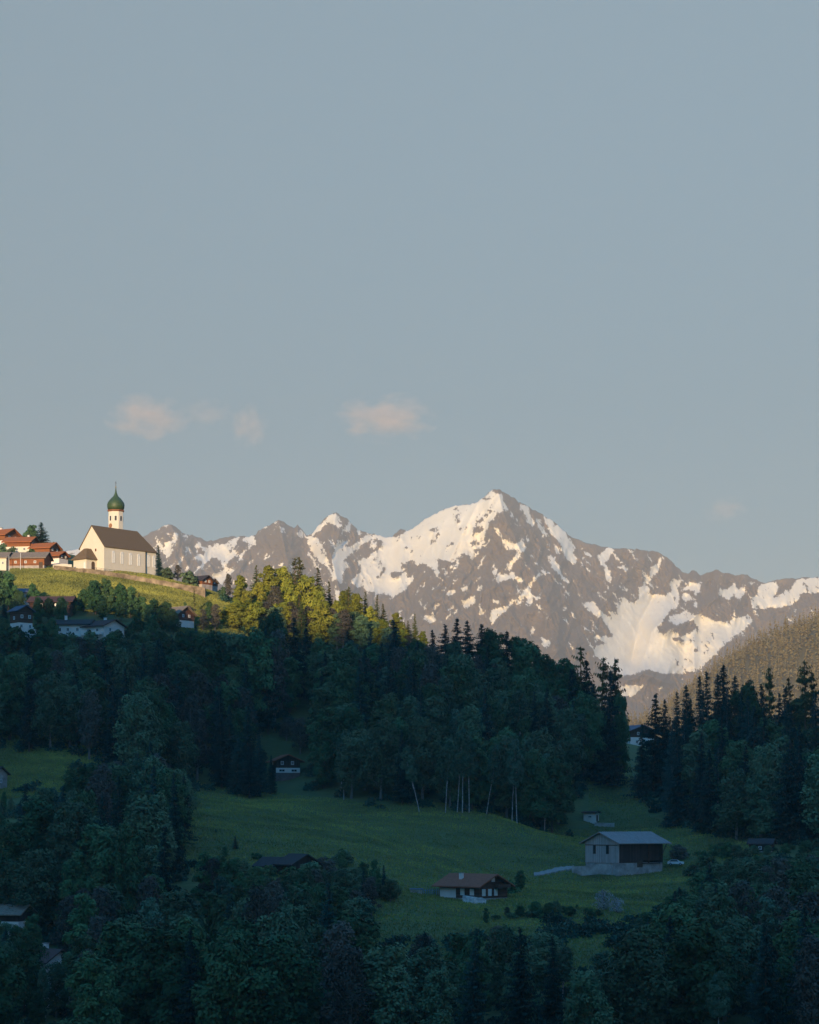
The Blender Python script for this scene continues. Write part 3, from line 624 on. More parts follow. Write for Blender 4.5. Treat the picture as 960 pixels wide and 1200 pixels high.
# --- houses in the shade below
house('villa', 'white house with dark grey roof, left half of the pair under the meadow', 'house', 88, 743, 701, R(-6), 11.5, 9, 2.0, 2.8, 20, .8, M['plaster_white'], M['plaster_white'], M['roof_slate'],
      [('-Y', -4, 1.1, 1.3, 1.3), ('-Y', -1.2, 1.1, 1.0, 1.2), ('-Y', 2, 1.1, 1.0, 1.2)], [(-3, 0)])
house('villa', 'white house with brownish roof and white gable, right half of the pair', 'house', 121, 744, 698, R(-36), 10, 9.5, 1.8, 2.6, 22, 1.0, M['plaster_white'], M['plaster_white'], M['roof_mauve'],
      [('+X', -2, 1.3, 1.0, 1.2), ('+X', 1.6, 1.3, 1.0, 1.2), ('-Y', -2, 1.1, 1.2, 1.2), ('-Y', 2, 1.1, 1.2, 1.2)], [(0, 1)], ('-Y', 0, -.4, 9))
house('tall_chalet', 'tall narrow dark timber house with white ground floor at far left', 'house', 25, 740, 692, R(-50), 5.6, 5.2, 2.6, 6.6, 30, .8, M['plaster_white'], M['wood_brown'], M['roof_bluegrey'],
      [('+X', -1.6, 1.5, 1.0, 1.2), ('+X', 1.6, 1.5, 1.0, 1.2), ('+X', -1.4, 4.6, .9, 1.1), ('+X', 1.4, 4.6, .9, 1.1), ('-Y', 0, 4.2, .9, 1.1)])
house('roadside_house', 'half hidden house with long mauve brown roof below the lit grass', 'house', 62, 714, 722, R(-4), 14, 8, .3, 2.3, 24, .9, M['wood_brown'], M['wood_brown'], M['roof_mauve'], [('-Y', -3, 1.1, 1, 1.0), ('-Y', 2, 1.1, 1, 1.0)])
house('roadside_house', 'small house with blue grey roof left of the long mauve roof', 'house', 27, 706, 735, R(6), 7, 6.5, 2.2, 3.2, 22, .7, M['plaster_white'], M['plaster_white'], M['roof_bluegrey'], [('-Y', -1.5, 1.3, 1, 1.1), ('-Y', 1.5, 1.3, 1, 1.1)])
house('chalet', 'small dark chalet with white ground floor alone at the wood edge above the meadow', 'house', 334, 911, 655, R(-74), 8.5, 7.6, 1.3, 5.0, 24, 1.2, mat('reddish_stone_base', (.16, .11, .10), .9, .3, 1.0), M['wood_dark'], M['roof_brown'],
      [('+X', -1.9, 2.0, 1.9, .9), ('+X', 1.9, 2.0, 1.9, .9), ('+X', -1.8, 4.3, .9, 1.1), ('+X', 1.4, 4.3, .9, 1.1), ('-Y', 0, 4.2, .9, 1.0)], [], None, panel=('+X', 0, 1.3, 7.5, 1.5))
house('brown_chalet', 'brown tiled timber chalet with white framed windows in the middle of the meadow', 'house', 555, 1053, 500, R(-42), 12.2, 10.2, .3, 3.3, 24, 1.3, M['concrete'], M['wood_brown'], M['roof_brown'],
      [('+X', -3.6, 1.6, 1.15, 1.6, 'pane_pale'), ('+X', -1.4, 1.6, 1.15, 1.6, 'pane_pale'), ('+X', .8, 1.6, 1.15, 1.6, 'pane_pale'), ('+X', -.2, 4.7, 1.1, 1.3, 'pane_pale'), ('-Y', 1.0, 1.7, 1.2, 1.5, 'pane_pale'), ('-Y', 3.9, 1.7, 1.2, 1.5, 'pane_pale')], [(-1.5, -2.6)], ('+X', 2.6, 2.5, 4.6), panel=('-Y', -3.5, .3, 4.9, 2.2))
house('white_shed', 'tiny white shed with flat dark roof above the grey barn', 'shed', 693, 963, 640, R(-28), 3.8, 3.2, 2.2, 2.6, 10, .5, M['plaster_white'], M['plaster_white'], M['roof_slate'], [('-Y', .3, 1.5, 1.2, .7)], doors=[('+X', 0, .9, 2.0)])
house('saddle_house', 'house with blue grey upper roof in the gap between the two woods', 'house', 742, 876, 800, R(-60), 12, 11, 3.6, 6.0, 20, 1.1, M['plaster_white'], M['wood_dark'], M['roof_bluegrey'], [('+X', -2.6, 1.9, 1.2, 1.3), ('+X', 2, 1.9, 1.2, 1.3), ('+X', -2, 5, 1, 1.1)])
house('valley_house', 'white walled house with mauve roof half hidden by trees at lower left', 'house', 46, 1163, 412, R(-30), 9.5, 8, 5.2, 6.3, 26, 1.0, M['plaster_white'], M['plaster_white'], M['roof_mauve'],
      [('-Y', -2.5, 4.4, 1.1, 1.3), ('-Y', .5, 4.4, 1.1, 1.3), ('-Y', 3.2, 4.4, 1.1, 1.3), ('-Y', -2.5, 1.5, 1.1, 1.3), ('-Y', 1.8, 1.5, 1.1, 1.3), ('+X', 0, 4.4, 1.1, 1.3)], [(1, .8)])
house('valley_house', 'grey roofed house at the left photo edge among dark trees', 'house', 2, 1092, 455, R(-12), 11, 8, 2.4, 4.0, 22, .9, M['plaster_white'], M['wood_dark'], M['roof_taupe'], [('-Y', 1, 1.3, 1.0, 1.1), ('-Y', 3.5, 1.3, 1.0, 1.1)])
house('tower_house', 'pale narrow house at the left photo edge beside the small dark meadow', 'house', -9, 935, 585, R(-30), 6, 5.5, 4.5, 6.6, 32, .7, M['concrete'], M['concrete'], M['roof_slate'], [('+X', 0, 1.4, 1.0, 1.3, 'pane_pale'), ('+X', 0, 4.6, .9, 1.1)])
house('dark_hut', 'dark gabled barn among bushes at the lower meadow, right of its neighbour', 'barn', 350, 1030, 500, R(-60), 8, 7, 1.0, 3.6, 30, .8, M['concrete'], M['wood_dark'], M['roof_slate'], [('+X', 0, 3.2, .8, .9)])
house('dark_hut', 'dark gabled barn among bushes at the lower meadow, left of its neighbour', 'barn', 326, 1030, 506, R(-35), 8, 6.5, 1.0, 3.2, 28, .8, M['concrete'], M['wood_dark'], M['roof_slate'], [('+X', 0, 2.6, .8, .9)])
house('dark_hut', 'dark wooden hut at the foot of the right hand wood', 'barn', 893, 1000, 575, R(-20), 6, 5, .6, 2.6, 24, .6, M['concrete'], M['wood_dark'], M['roof_slate'], [('-Y', 0, 1.5, .9, .9)])

# --- the grey barn
bt = empty('barn', P(731.5, 1016, 560), R(180 + 37)); tag(bt, 'large barn with grey plank gable and sheet roof on a concrete base', 'barn')
L, W, h1, h2, tp = 16.0, 12.6, 1.2, 6.6, math.tan(R(21))
MB().box((0, 0, -.9), (L - .2, W - .2, 4.2)).build('concrete_base', M['concrete'], bt)
gw = MB().prism_x([(-W / 2, h1), (W / 2, h1), (W / 2, h2), (0, h2 + W / 2 * tp), (-W / 2, h2)], L / 2 - .5, L / 2)
for k in range(-15, 16):
    yb = k * .4; gw.box((L / 2 + .03, yb, (h1 + h2 + (W / 2 - abs(yb)) * tp) / 2), (.06, .07, h2 - h1 + (W / 2 - abs(yb)) * tp - .1))
gw.build('gable_wall', M['wood_grey'], bt)
MB().prism_x([(-W / 2, h1), (W / 2, h1), (W / 2, h2), (0, h2 + W / 2 * tp), (-W / 2, h2)], -L / 2, -L / 2 + .4).build('rear_gable', M['wood_dark'], bt)
MB().box((L / 2 - 4.65, W / 2 - .2, (h1 + h2) / 2), (8.3, .3, h2 - h1)).build('board_wall', plank_mat('brown_barn_boards', (.055, .034, .03), 'x', .5), bt)
MB().box((-.4 - 3.7, W / 2 - 1.0, (h1 + h2) / 2 + .3), (6.6, .3, h2 - h1 - .4)).build('loft_wall', M['wood_dark'], bt)
MB().box((0, -W / 2 + .2, (h1 + h2) / 2), (L - 1, .3, h2 - h1)).build('back_wall', M['wood_dark'], bt)
for x_ in (-L / 2 + .2, -3.0):
    MB().box((x_, W / 2 - .18, (h1 + h2) / 2), (.3, .3, h2 - h1)).build('post', M['wood_brown'], bt)
MB().box((.2, W / 2 - .15, .9), (1.9, .28, 1.8)).build('stable_door', M['door_brown'], bt)
ov = 1.4; e_ = W / 2 + ov; z0 = h2 - ov * tp + .03; zr = h2 + W / 2 * tp + .03
rf = MB().prism_x([(-e_, z0), (0, zr), (e_, z0), (e_, z0 + .22), (0, zr + .22), (-e_, z0 + .22)], -L / 2 - 1.8, L / 2 + .9)
for k in range(24):
    xr = -L / 2 - 1.5 + k * .78
    for s_ in (-1, 1): rf.box((xr, s_ * e_ / 2, (z0 + zr) / 2 + .25), (.07, e_ / math.cos(R(21)), .09), (1, 0, 0), (0, s_ * math.cos(R(21)), -math.sin(R(21))), (0, s_ * math.sin(R(21)), math.cos(R(21))))
rf = rf.build('roof', M['roof_grey'], bt)
for u in (-2.6, 2.4): window(bt, (L / 2, 0, 0), '+X', u, 4.6, 1.0, 2.2, M['wood_dark'], M['pane_dark'], cross=False)
MB().box((L / 2 + .06, 0, 5.8), (.14, W - .3, .16)).build('cross_beam', M['wood_dark'], bt)
MB().tube([(-L / 2, W / 2 - .2, 3.4), (-L / 2 - 1.7, W / 2 - .2, h2 - .2)], [.14, .14]).build('brace', M['wood_dark'], bt)
MB().box((-3.6, W / 2 + .15, 1.05), (6.4, .2, .25)).build('feed_rail', M['wood_dark'], bt)
# retaining wall that runs left from the barn corner, and the front terrace wall
def wall_line(name, label, pts, heights, thick, m, drop=1.5, cat='wall'):
    mb = MB(); n_ = len(pts)
    base = Vector((sum(p.x for p in pts) / n_, sum(p.y for p in pts) / n_, sum(p.z for p in pts) / n_))
    vs_ = []
    for i, p in enumerate(pts):
        d = (pts[min(i + 1, n_ - 1)] - pts[max(i - 1, 0)]); d.z = 0; d.normalize(); q = Vector((-d.y, d.x, 0)) * thick / 2
        pp = p - base
        vs_ += [pp - q - Vector((0, 0, drop)), pp + q - Vector((0, 0, drop)), pp + q + Vector((0, 0, heights[i])), pp - q + Vector((0, 0, heights[i]))]
    fs_ = [(0, 1, 2, 3), tuple(4 * (n_ - 1) + k for k in (3, 2, 1, 0))]
    for i in range(n_ - 1):
        for k in range(4): fs_.append((4 * i + k, 4 * (i + 1) + k, 4 * (i + 1) + (k + 1) % 4, 4 * i + (k + 1) % 4))
    o = mb.add(vs_, fs_).build(name, m, None, base)
    if label: tag(o, label, cat)
    return o
def densify(cols, step):
    out = []
    for a, b_ in zip(cols, cols[1:]):
        k = max(1, int(abs(b_[0] - a[0]) / step))
        out += [tuple(a[j] + (b_[j] - a[j]) * i / k for j in range(len(a))) for i in range(k)]
    return out + [cols[-1]]
wall_line('retaining_wall', 'low concrete retaining wall curving below the grey barn gable', [P(c, r_, y) for c, r_, y in densify([(672, 1019, 551), (690, 1019, 549), (710, 1016, 547), (722, 1019, 546), (736, 1024, 543)], 4)], [1.0] * 4 + [1.1] * 40, .4, M['concrete']) if False else None
def wl(name, label, cols, hgt, thick, m, step=4, jitter=0.0, cat='wall'):
    d = densify(cols, step); rs_l = random.Random(5)
    pts = [P(c[0], c[1], c[2]) for c in d]
    return wall_line(name, label, pts, [hgt + rs_l.uniform(-jitter, jitter) for _ in pts], thick, m, cat=cat)
wl('retaining_wall', 'low concrete retaining wall curving below the grey barn gable', [(671, 1020, 552), (684, 1019.5, 549), (702, 1017.5, 547), (718, 1018.5, 545)], 1.0, .45, M['concrete'])
wl('garden_wall', 'short whitewashed garden wall in front of the brown chalet', [(543, 1058, 489), (556, 1060.5, 487), (569, 1061.5, 489)], 1.6, .5, mat('whitewashed_stone', (.55, .54, .53), .9, .45, 1.2), jitter=.25)
wl('churchyard_wall', 'long tan stone churchyard wall along the hill edge below the church', [(63, 670.5, 786), (90, 673.5, 786), (120, 676, 785), (150, 681, 783), (180, 686, 781), (205, 691, 779), (228, 695, 777), (241, 697, 776)], 2.4, .9, mat('tan_rubble_stone', (.20, .155, .105), .95, .8, .3, (1, 1, 1.0), 0.5), jitter=.18)
wl('garden_wall', 'white wall stub beside the tall narrow house at far left', [(31, 739, 692), (47, 743, 690)], 1.7, .4, M['plaster_white'])
wl('churchyard_gate_wall', 'pale plaster wall with sloping top between village and churchyard', [(62, 668, 792), (72, 667, 793), (84, 668, 794)], 1.9, .5, M['plaster_cream'], jitter=.2)
wl('kerb_wall', 'pale low wall beside the tiny white shed', [(697, 966, 636), (720, 966.5, 634)], .5, .4, M['concrete'])

# railing on the churchyard wall
rl = empty('railing', P(135, 667, 786)); tag(rl, 'thin iron railing on the churchyard wall in front of the nave', 'railing')
rp0, rp1 = P(108, 668.5, 786) - rl.location, P(160, 675, 783) - rl.location
for z_ in (.65, 1.15): MB().tube([rp0 + Vector((0, 0, z_)), rp1 + Vector((0, 0, z_))], [.05, .05], 5).build('rail', M['iron'], rl)
for k in range(11):
    p_ = rp0.lerp(rp1, k / 10); MB().tube([p_ + Vector((0, 0, -.6)), p_ + Vector((0, 0, 1.2))], [.05, .05], 5).build('post', M['iron'], rl)
# picket fence and blue boarded stack by the brown chalet
fe = empty('picket_fence', P(505, 1048, 502)); tag(fe, 'blue grey picket fence left of the brown chalet', 'fence')
f0, f1 = P(496, 1049, 502) - fe.location, P(517, 1049, 503) - fe.location
for z_ in (.5, 1.1): MB().tube([f0 + Vector((0, 0, z_)), f1 + Vector((0, 0, z_))], [.06, .06], 4).build('rail', M['blue_board'], fe)
for k in range(9):
    p_ = f0.lerp(f1, k / 8); MB().box(p_ + Vector((0, -.06, .4)), (.2, .08, 2.2)).build('picket', M['blue_board'], fe)
wp = empty('woodpile', P(488, 1049, 501)); tag(wp, 'blue covered stack of logs at the left end of the picket fence', 'woodpile')
mb = MB()
for i in range(7):
    for j in range(4): mb.tube([(-1.2 + i * .4, -.6, -.1 + j * .36), (-1.2 + i * .4, .6, -.1 + j * .36)], [.19, .19], 7)
mb.build('logs', M['wood_grey'], wp)
MB().shell([(-1.6, -.8, 1.35), (1.6, -.8, 1.35), (1.6, 0, 1.6), (-1.6, 0, 1.6), (1.6, .8, 1.35), (-1.6, .8, 1.35)], [(0, 1, 2, 3), (3, 2, 4, 5)], .06).build('cover', M['roof_bluegrey'], wp)
# gravel tracks
def track(name, cols, width, label):
    d = densify(cols, 2); V_, F_ = [], []
    for i, (c, r_, y) in enumerate(d):
        p = G(c, y); w_ = width * (1 + .2 * math.sin(i * 1.7))
        for s_ in (-1, 1):
            q = Vector((p.x, p.y + s_ * w_ / 2, 0)); q.z = float(terrain(np.array([q.x]), np.array([q.y]))[0]) + .34; V_.append(q)
    for i in range(len(d) - 1): F_.append((2 * i, 2 * i + 2, 2 * i + 3, 2 * i + 1))
    mb = MB(); mb.shell([tuple(v) for v in V_], [tuple(f) for f in F_], .5)
    return tag(mb.build(name, M['gravel']), label, kind='structure')
track('path', [(626, 1027, 548), (640, 1023, 551), (655, 1019, 554), (673, 1016, 556)], 3.2, 'pale gravel track leading up to the grey barn')

# white car parked behind the barn
car = empty('parked_car', P(792, 1014, 566), R(-12)); tag(car, 'white car parked at the right end of the grey barn', 'car')
prof = [(-2.1, .35), (2.1, .35), (2.15, .75), (1.95, .92), (1.0, 1.0), (.45, 1.42), (-1.2, 1.45), (-1.95, 1.0), (-2.15, .9)]
mb = MB(); n_ = len(prof)
mb.add([(x, -.85, z) for x, z in prof] + [(x, .85, z) for x, z in prof], [tuple(range(n_)), tuple(range(2 * n_ - 1, n_ - 1, -1))] + [(i, i + n_, (i + 1) % n_ + n_, (i + 1) % n_) for i in range(n_)])
body = mb.build('body', M['white_paint'], car)
MB().add([(.92, -.87, 1.02), (.42, -.87, 1.36), (-1.15, -.87, 1.38), (-1.7, -.87, 1.02), (.92, .87, 1.02), (.42, .87, 1.36), (-1.15, .87, 1.38), (-1.7, .87, 1.02)], [(0, 1, 2, 3), (7, 6, 5, 4), (0, 3, 7, 4), (1, 5, 6, 2), (0, 4, 5, 1), (3, 2, 6, 7)]).build('side_windows', M['pane_dark'], car)
for x_ in (-1.3, 1.3):
    for s_ in (-1, 1):
        w_ = MB().tube([(x_, s_ * .72, .33), (x_, s_ * .92, .33)], [.33, .33], 14).build('wheel', M['rubber'], car)
        MB().tube([(x_, s_ * .90, .33), (x_, s_ * .935, .33)], [.2, .2], 12).build('rim', M['chrome'], w_)
for s_ in (-1, 1):
    MB().box((2.13, s_ * .6, .78), (.08, .36, .16)).build('headlight', M['pane_pale'], car)
    MB().box((-2.12, s_ * .62, .85), (.08, .3, .16)).build('tail_lamp', M['tail'], car)
# two white poles by the long barn
for c_, r_, tr, lb in ((24, 668, 648, 'taller white pole before the orange plank wall'), (10.5, 668, 651, 'shorter white pole at the white and orange wall corner')):
    p_ = P(c_, r_, 787); mbp = MB().tube([(0, 0, -.4), (0, 0, (r_ - tr) / F_PX * 787)], [.1, .07], 8)
    pole = mbp.build('flagpole', M['frame_white'], None, p_); tag(pole, lb, 'pole')

# ------------------------------------------------------------------ church
TH = R(50)
ch = empty('church', P(122, 668.5, 795), TH); tag(ch, 'cream church with steep brown roof and green onion domed tower', 'church')
W = 13.4; HN = 9.4; HR = 17.4; LN = 21.0
MB().prism_x([(0, -3), (W, -3), (W, HN), (W / 2, HR), (0, HN)], 0, LN).build('nave_wall', M['plaster_cream'], ch)
apse = [(LN, .3), (26.6, .3), (30.2, 4.0), (30.2, 9.4), (26.6, 13.1), (LN, 13.1)]
MB().prism_z(apse, -3, HN + .35).build('choir_wall', M['plaster_cream'], ch)
# roof skins
ev = HN - .35; o_ = .45
rv = [(-.35, -o_, ev), (26.8, -o_ + .2, ev + .25), (30.8, 3.7, ev + .4), (30.8, 9.7, ev + .4), (26.8, W + o_ - .2, ev + .25), (-.35, W + o_, ev), (-.35, W / 2, HR + .12), (23.0, W / 2, HR + .12)]
MB().shell(rv, [(0, 1, 7, 6), (1, 2, 7), (2, 3, 7), (3, 4, 7), (4, 5, 6, 7)], .3).build('roof', M['church_roof'], ch)
for x_ in (4.6, 8.9, 13.2, 17.4): window(ch, (x_, 0, 0), '-Y', 0, 5.2, 1.25, 3.9, M['frame_white'], M['pane_pale'], cross=False, arch=True)
for x_ in (22.7, 25.4): window(ch, (x_, .3, 0), '-Y', 0, 5.4, 1.15, 3.9, M['frame_white'], M['pane_pale'], cross=False, arch=True)
MB().tube([(LN - .12, -.14, -2), (LN - .12, -.14, HN - .2)], [.13, .13], 8).build('downpipe', M['iron'], ch)
window(ch, (0, 4.6, 0), '-X', 0, 8.0, .7, 1.0, M['cornice'], M['pane_dark'], cross=False)
MB().box((-.03, W / 2, -1), (.3, W + .1, 3.2)).build('plinth', mat('pale_plinth', (.58, .52, .42), .9, .1, .5), ch)
py0, py1, pd = 4.2, 11.4, 5.0
porch = MB().prism_z([(-pd, py0), (-.16, py0), (-.16, py1), (-pd, py1)], -3, 4.7).build('porch_wall', M['plaster_cream'], ch)
pv = [(-pd - .7, py0 - .7, 4.4), (-.17, py0 - .7, 4.4), (-.17, py1 + .7, 4.4), (-pd - .7, py1 + .7, 4.4), (-2.3, (py0 + py1) / 2 - .8, 8.6), (-.17, (py0 + py1) / 2 - .8, 8.6), (-.17, (py0 + py1) / 2 + .8, 8.6), (-2.3, (py0 + py1) / 2 + .8, 8.6)]
MB().shell(pv, [(0, 1, 5, 4), (3, 0, 4, 7), (2, 3, 7, 6), (4, 5, 6, 7)], .25).build('porch_roof', M['church_roof'], ch)
def arch_door(face, org, w, h, m):
    nrm, rt = Vector(FACE[face][0]), Vector(FACE[face][1]); up = Vector((0, 0, 1)); c = Vector(org)
    pts = [c - rt * w / 2, c + rt * w / 2] + [c + rt * (w / 2 * math.cos(a)) + up * (h + w / 2 * math.sin(a)) for a in [math.pi * k / 8 for k in range(9)]]
    nn = len(pts); mb = MB().add([p - nrm * .1 for p in pts] + [p + nrm * .06 for p in pts], [tuple(range(nn))[::-1], tuple(range(nn, 2 * nn))] + [(i, (i + 1) % nn, (i + 1) % nn + nn, i + nn) for i in range(nn)])
    return mb.build('door', m, ch)
arch_door('-Y', (-1.7, py0, .3), 1.6, 2.4, M['door_brown'])
arch_door('-X', (-pd, py0 + 1.0, .3), 1.0, 2.2, M['frame_white'])
tx, ty, tr_, tz = 18.0, 13.4, 2.95, 25.0
oc = math.pi / 8 - TH + R(6)
tw = MB().lathe([(tr_, -3), (tr_, tz)], 8, (tx, ty), oc).build('tower', M['plaster_cream'], ch)
MB().lathe([(tr_ + .05, tz - .02), (tr_ + .45, tz + .3), (tr_ + .45, tz + .62), (tr_ - .4, tz + .7)], 8, (tx, ty), oc).build('tower_cornice', M['cornice'], ch)
ap = tr_ * math.cos(math.pi / 8)
for k in range(8):
    a = oc + math.pi / 8 + k * math.pi / 4
    nrm = Vector((math.cos(a), math.sin(a), 0)); rt = Vector((-nrm.y, nrm.x, 0)); up = Vector((0, 0, 1))
    c = Vector((tx, ty, 22.3)) + nrm * (ap + .01)
    wv = MB().box(c, (1.02, 2.05, .1), rt, up, nrm).build('belfry_window', M['frame_white'], ch)
    MB().box(c + nrm * .04, (.8, 1.8, .1), rt, up, nrm).build('louvre', M['iron'], wv)
    wa = math.degrees(a + TH) % 360
    if 200 <= wa <= 255:
        cc = Vector((tx, ty, 19.5)) + nrm * (ap + .01)
        cl = MB().tube([cc - nrm * .05, cc + nrm * .1], [.85, .85], 20).build('clock', M['clock'], ch)
        MB().box(cc + nrm * .13 + up * .2, (.09, .55, .04), rt, up, nrm).build('clock_hand', M['gold'], cl)
        MB().box(cc + nrm * .13 + rt * .16, (.42, .09, .05), rt, up, nrm).build('clock_hand', M['gold'], cl)
zb = tz + .7
dome = MB().lathe([(2.75, zb), (3.15, zb + .5), (3.3, zb + 1.3), (3.32, zb + 2.1), (3.05, zb + 2.95), (2.5, zb + 3.7), (1.9, zb + 4.45), (1.15, zb + 5.1), (.7, zb + 5.8), (.42, zb + 6.6), (.24, zb + 7.6), (.14, zb + 8.6)], 32, (tx, ty)).build('onion_dome', M['copper'], ch)
for p_ in dome.data.polygons: p_.use_smooth = True
MB().lathe([(.05, zb + 8.5), (.3, zb + 8.75), (.3, zb + 8.95), (.05, zb + 9.2)], 12, (tx, ty)).build('orb', M['gold'], dome)
cr = MB().box((tx, ty, zb + 10.1), (.12, .12, 2.0)); cr.box((tx, ty, zb + 10.45), (.8, .1, .12), (math.cos(-TH), math.sin(-TH), 0), (-math.sin(-TH), math.cos(-TH), 0)); cr.build('cross', M['iron'], dome)

# ------------------------------------------------------------------ trees
def trunk_mb(mb, rs, H, r0, lean=(0, 0), wob=.25, top=.92):
    pts, rad = [], []
    for k in range(7):
        t = k / 6 * top
        pts.append((lean[0] * t * H + rs.uniform(-wob, wob) * t, lean[1] * t * H + rs.uniform(-wob, wob) * t, t * H - (.8 if k == 0 else 0)))
        rad.append(r0 * (1.25 if k == 0 else 1) * (1 - .88 * t / top) + .015)
    mb.tube(pts, rad, 7); return pts
def make_broadleaf(seed, H, Rc, mleaf, mbark, base=.16, nl=30, per=190, size=.42, lean=(0, 0), sparse=1.0, limbs=9, column=False, bark_r=.32):
    rs = np.random.RandomState(seed); pr = random.Random(seed)
    mb = MB(); tp_ = trunk_mb(mb, pr, H, bark_r, lean, top=.86)
    cs, us, vs, ts = [], [], [], []
    lob = []
    for k in range(nl):
        t = (k + rs.rand()) / nl
        z = base + (1 - base) * (.04 + .9 * t)
        env = math.sin(math.pi * min(1, max(.03, (z - base) / (1 - base) * .78 + .2))) ** .7
        a = k * 2.39996 + rs.uniform(-.5, .5); d = Rc * env * (rs.uniform(.35, .8) if k % 4 else rs.uniform(0, .3))
        lr = Rc * rs.uniform(.24, .42) * (.75 + .35 * env)
        lob.append((np.array([d * math.cos(a) + lean[0] * z * H, d * math.sin(a) + lean[1] * z * H, z * H - lr * .35]), lr, rs.uniform(-.22, .22)))
    for c0, lr, tn in lob:
        n_ = int(per * (lr / (Rc * .33)) ** 2 * sparse)
        d = rand_unit(rs, n_); d[:, 2] = np.where(d[:, 2] < -.55, -d[:, 2], d[:, 2])
        # each lobe is itself a handful of leafy sprays, so the outline stays uneven
        spray = rand_unit(rs, 9); sp_l = rs.uniform(.75, 1.3, 9)
        k_ = np.argmax(d @ spray.T, 1); rad = lr * sp_l[k_] * (rs.uniform(.25, 1, n_) ** .45)
        c = c0 + d * rad[:, None] * np.array([1, 1, .85])
        nr = d * .8 + rand_unit(rs, n_) * .6 + np.array([0, 0, .35]); nr /= np.linalg.norm(nr, axis=1, keepdims=True)
        u, v = perp_pair(rs, nr); s = (size * rs.uniform(.6, 1.35, n_))[:, None]
        cs.append(c); us.append(u * s); vs.append(v * s * .7); ts.append(.48 + tn + (sp_l[k_] - 1) * .4 + rs.uniform(-.1, .1, n_))
    for c0, lr, tn in lob[::max(1, nl // limbs)]:
        zt = max(base * H * .8, min(c0[2] - lr * .6, H * .7)); p0 = Vector((lean[0] * zt, lean[1] * zt, zt * .8)); p1 = Vector(c0)
        mid = p0.lerp(p1, .5) + Vector((0, 0, -.3)); mb.tube([p0, mid, p1], [.12, .08, .03], 5)
    return mb.mesh('trunk'), leaf_mesh('crown', np.concatenate(cs), np.concatenate(us), np.concatenate(vs), np.concatenate(ts)), mbark, mleaf
def make_conifer(seed, H, Rb, mleaf, mbark, base=.06, levels=30, per=8, gaps=.0, droop=.35, shape=.85, sz=1.0, ragged=.3, bark_r=.3):
    rs = np.random.RandomState(seed); pr = random.Random(seed)
    mb = MB(); trunk_mb(mb, pr, H, bark_r, wob=.12, top=.99)
    cs, us, vs, ts = [], [], [], []
    lv = levels
    for i in range(lv):
        t = base + (1 - base) * (i / lv) ** .92
        nb = max(4, int(per * (1 - .45 * t)))
        for k in range(nb):
            if rs.rand() < gaps: continue
            a = rs.uniform(0, 6.283); Lb = Rb * (max(0.02, 1 - t)) ** shape * rs.uniform(1 - ragged, 1 + ragged * .7) + .25
            if gaps and t < base + .25: Lb *= rs.uniform(.5, 1)
            z0 = t * H + rs.uniform(-.4, .4); dr = droop * (1 - .7 * t) * rs.uniform(.6, 1.4)
            dirv = np.array([math.cos(a), math.sin(a), 0]); sd = np.array([-math.sin(a), math.cos(a), 0])
            ns = max(3, int(Lb * 2.6))
            tone = rs.uniform(.25, .65)
            s_ = (np.arange(ns) + rs.rand(ns)) / ns * .92 + .08
            zz = z0 - dr * Lb * s_ + .22 * Lb * s_ ** 2.2
            wid = (.5 * (1 - .55 * s_) + .12) * min(1.1, .45 + Lb * .22) * sz
            for s2 in (-1, 1):
                c = dirv * (s_ * Lb)[:, None] + sd * (s2 * wid * .55 * rs.uniform(.6, 1.4, ns))[:, None] + np.array([0, 0, 1]) * (zz - .12)[:, None]
                uu = (dirv * .55 + sd * s2 * .75) * wid[:, None] * .95 + np.array([0, 0, -.45]) * wid[:, None] * rs.uniform(.3, 1.6, ns)[:, None]
                vv = (dirv * .6 - sd * s2 * .25 + np.array([0, 0, .35 * s2])) * wid[:, None] * .42
                cs.append(c); us.append(uu); vs.append(vv); ts.append(tone + .28 * s_ - .1 + rs.uniform(-.1, .1, ns))
            # hanging twigs
            c = dirv * (s_ * Lb)[:, None] + np.array([0, 0, 1]) * (zz - .3 * wid)[:, None]
            cs.append(c); us.append(np.array([0, 0, -.85]) * wid[:, None] + dirv * .1); vs.append((dirv * .45 + sd * rs.uniform(-.6, .6, ns)[:, None]) * wid[:, None] * .6); ts.append(tone - .1 + rs.uniform(-.1, .1, ns))
    top = np.array([[0, 0, H * .975], [0, 0, H * .95]])
    cs.append(top); us.append(np.array([[0, 0, H * .028]] * 2)); vs.append(np.array([[.22, 0, 0], [0, .28, 0]])); ts.append(np.array([.5, .5]))
    return mb.mesh('trunk'), leaf_mesh('crown', np.concatenate(cs), np.concatenate(us), np.concatenate(vs), np.concatenate(ts)), mbark, mleaf

TREE_H = {}
PROTO = {}
def reg(kind, variants, H, w):      # w: crown half width at height H
    PROTO[kind] = variants; TREE_H[kind] = (H, w)
reg('spruce', [make_conifer(s, 24, r_, M['needles'], M['bark'], base=b_, levels=lv, per=9, ragged=rg) for s, r_, b_, lv, rg in ((1, 4.6, .05, 46, .28), (2, 3.9, .08, 48, .3), (3, 5.2, .04, 44, .35), (4, 4.3, .1, 44, .38), (5, 4.8, .12, 42, .42))], 24, 4.2)
reg('sun_tinted_spruce', [make_conifer(s, 24, r_, M['needles_sun_tinted'], M['bark_pine'], base=b_, levels=lv, per=8, ragged=rg) for s, r_, b_, lv, rg in ((6, 4.4, .1, 42, .4), (7, 3.9, .16, 40, .45), (8, 4.8, .06, 42, .35))], 24, 4.2)
reg('bare_stem_spruce', [make_conifer(s, 26, 3.6, M['needles'], M['grey_bark'], base=b_, levels=34, per=8, gaps=.16, ragged=.5, shape=.65, bark_r=.3) for s, b_ in ((11, .42), (12, .5), (13, .36))], 26, 3.4)
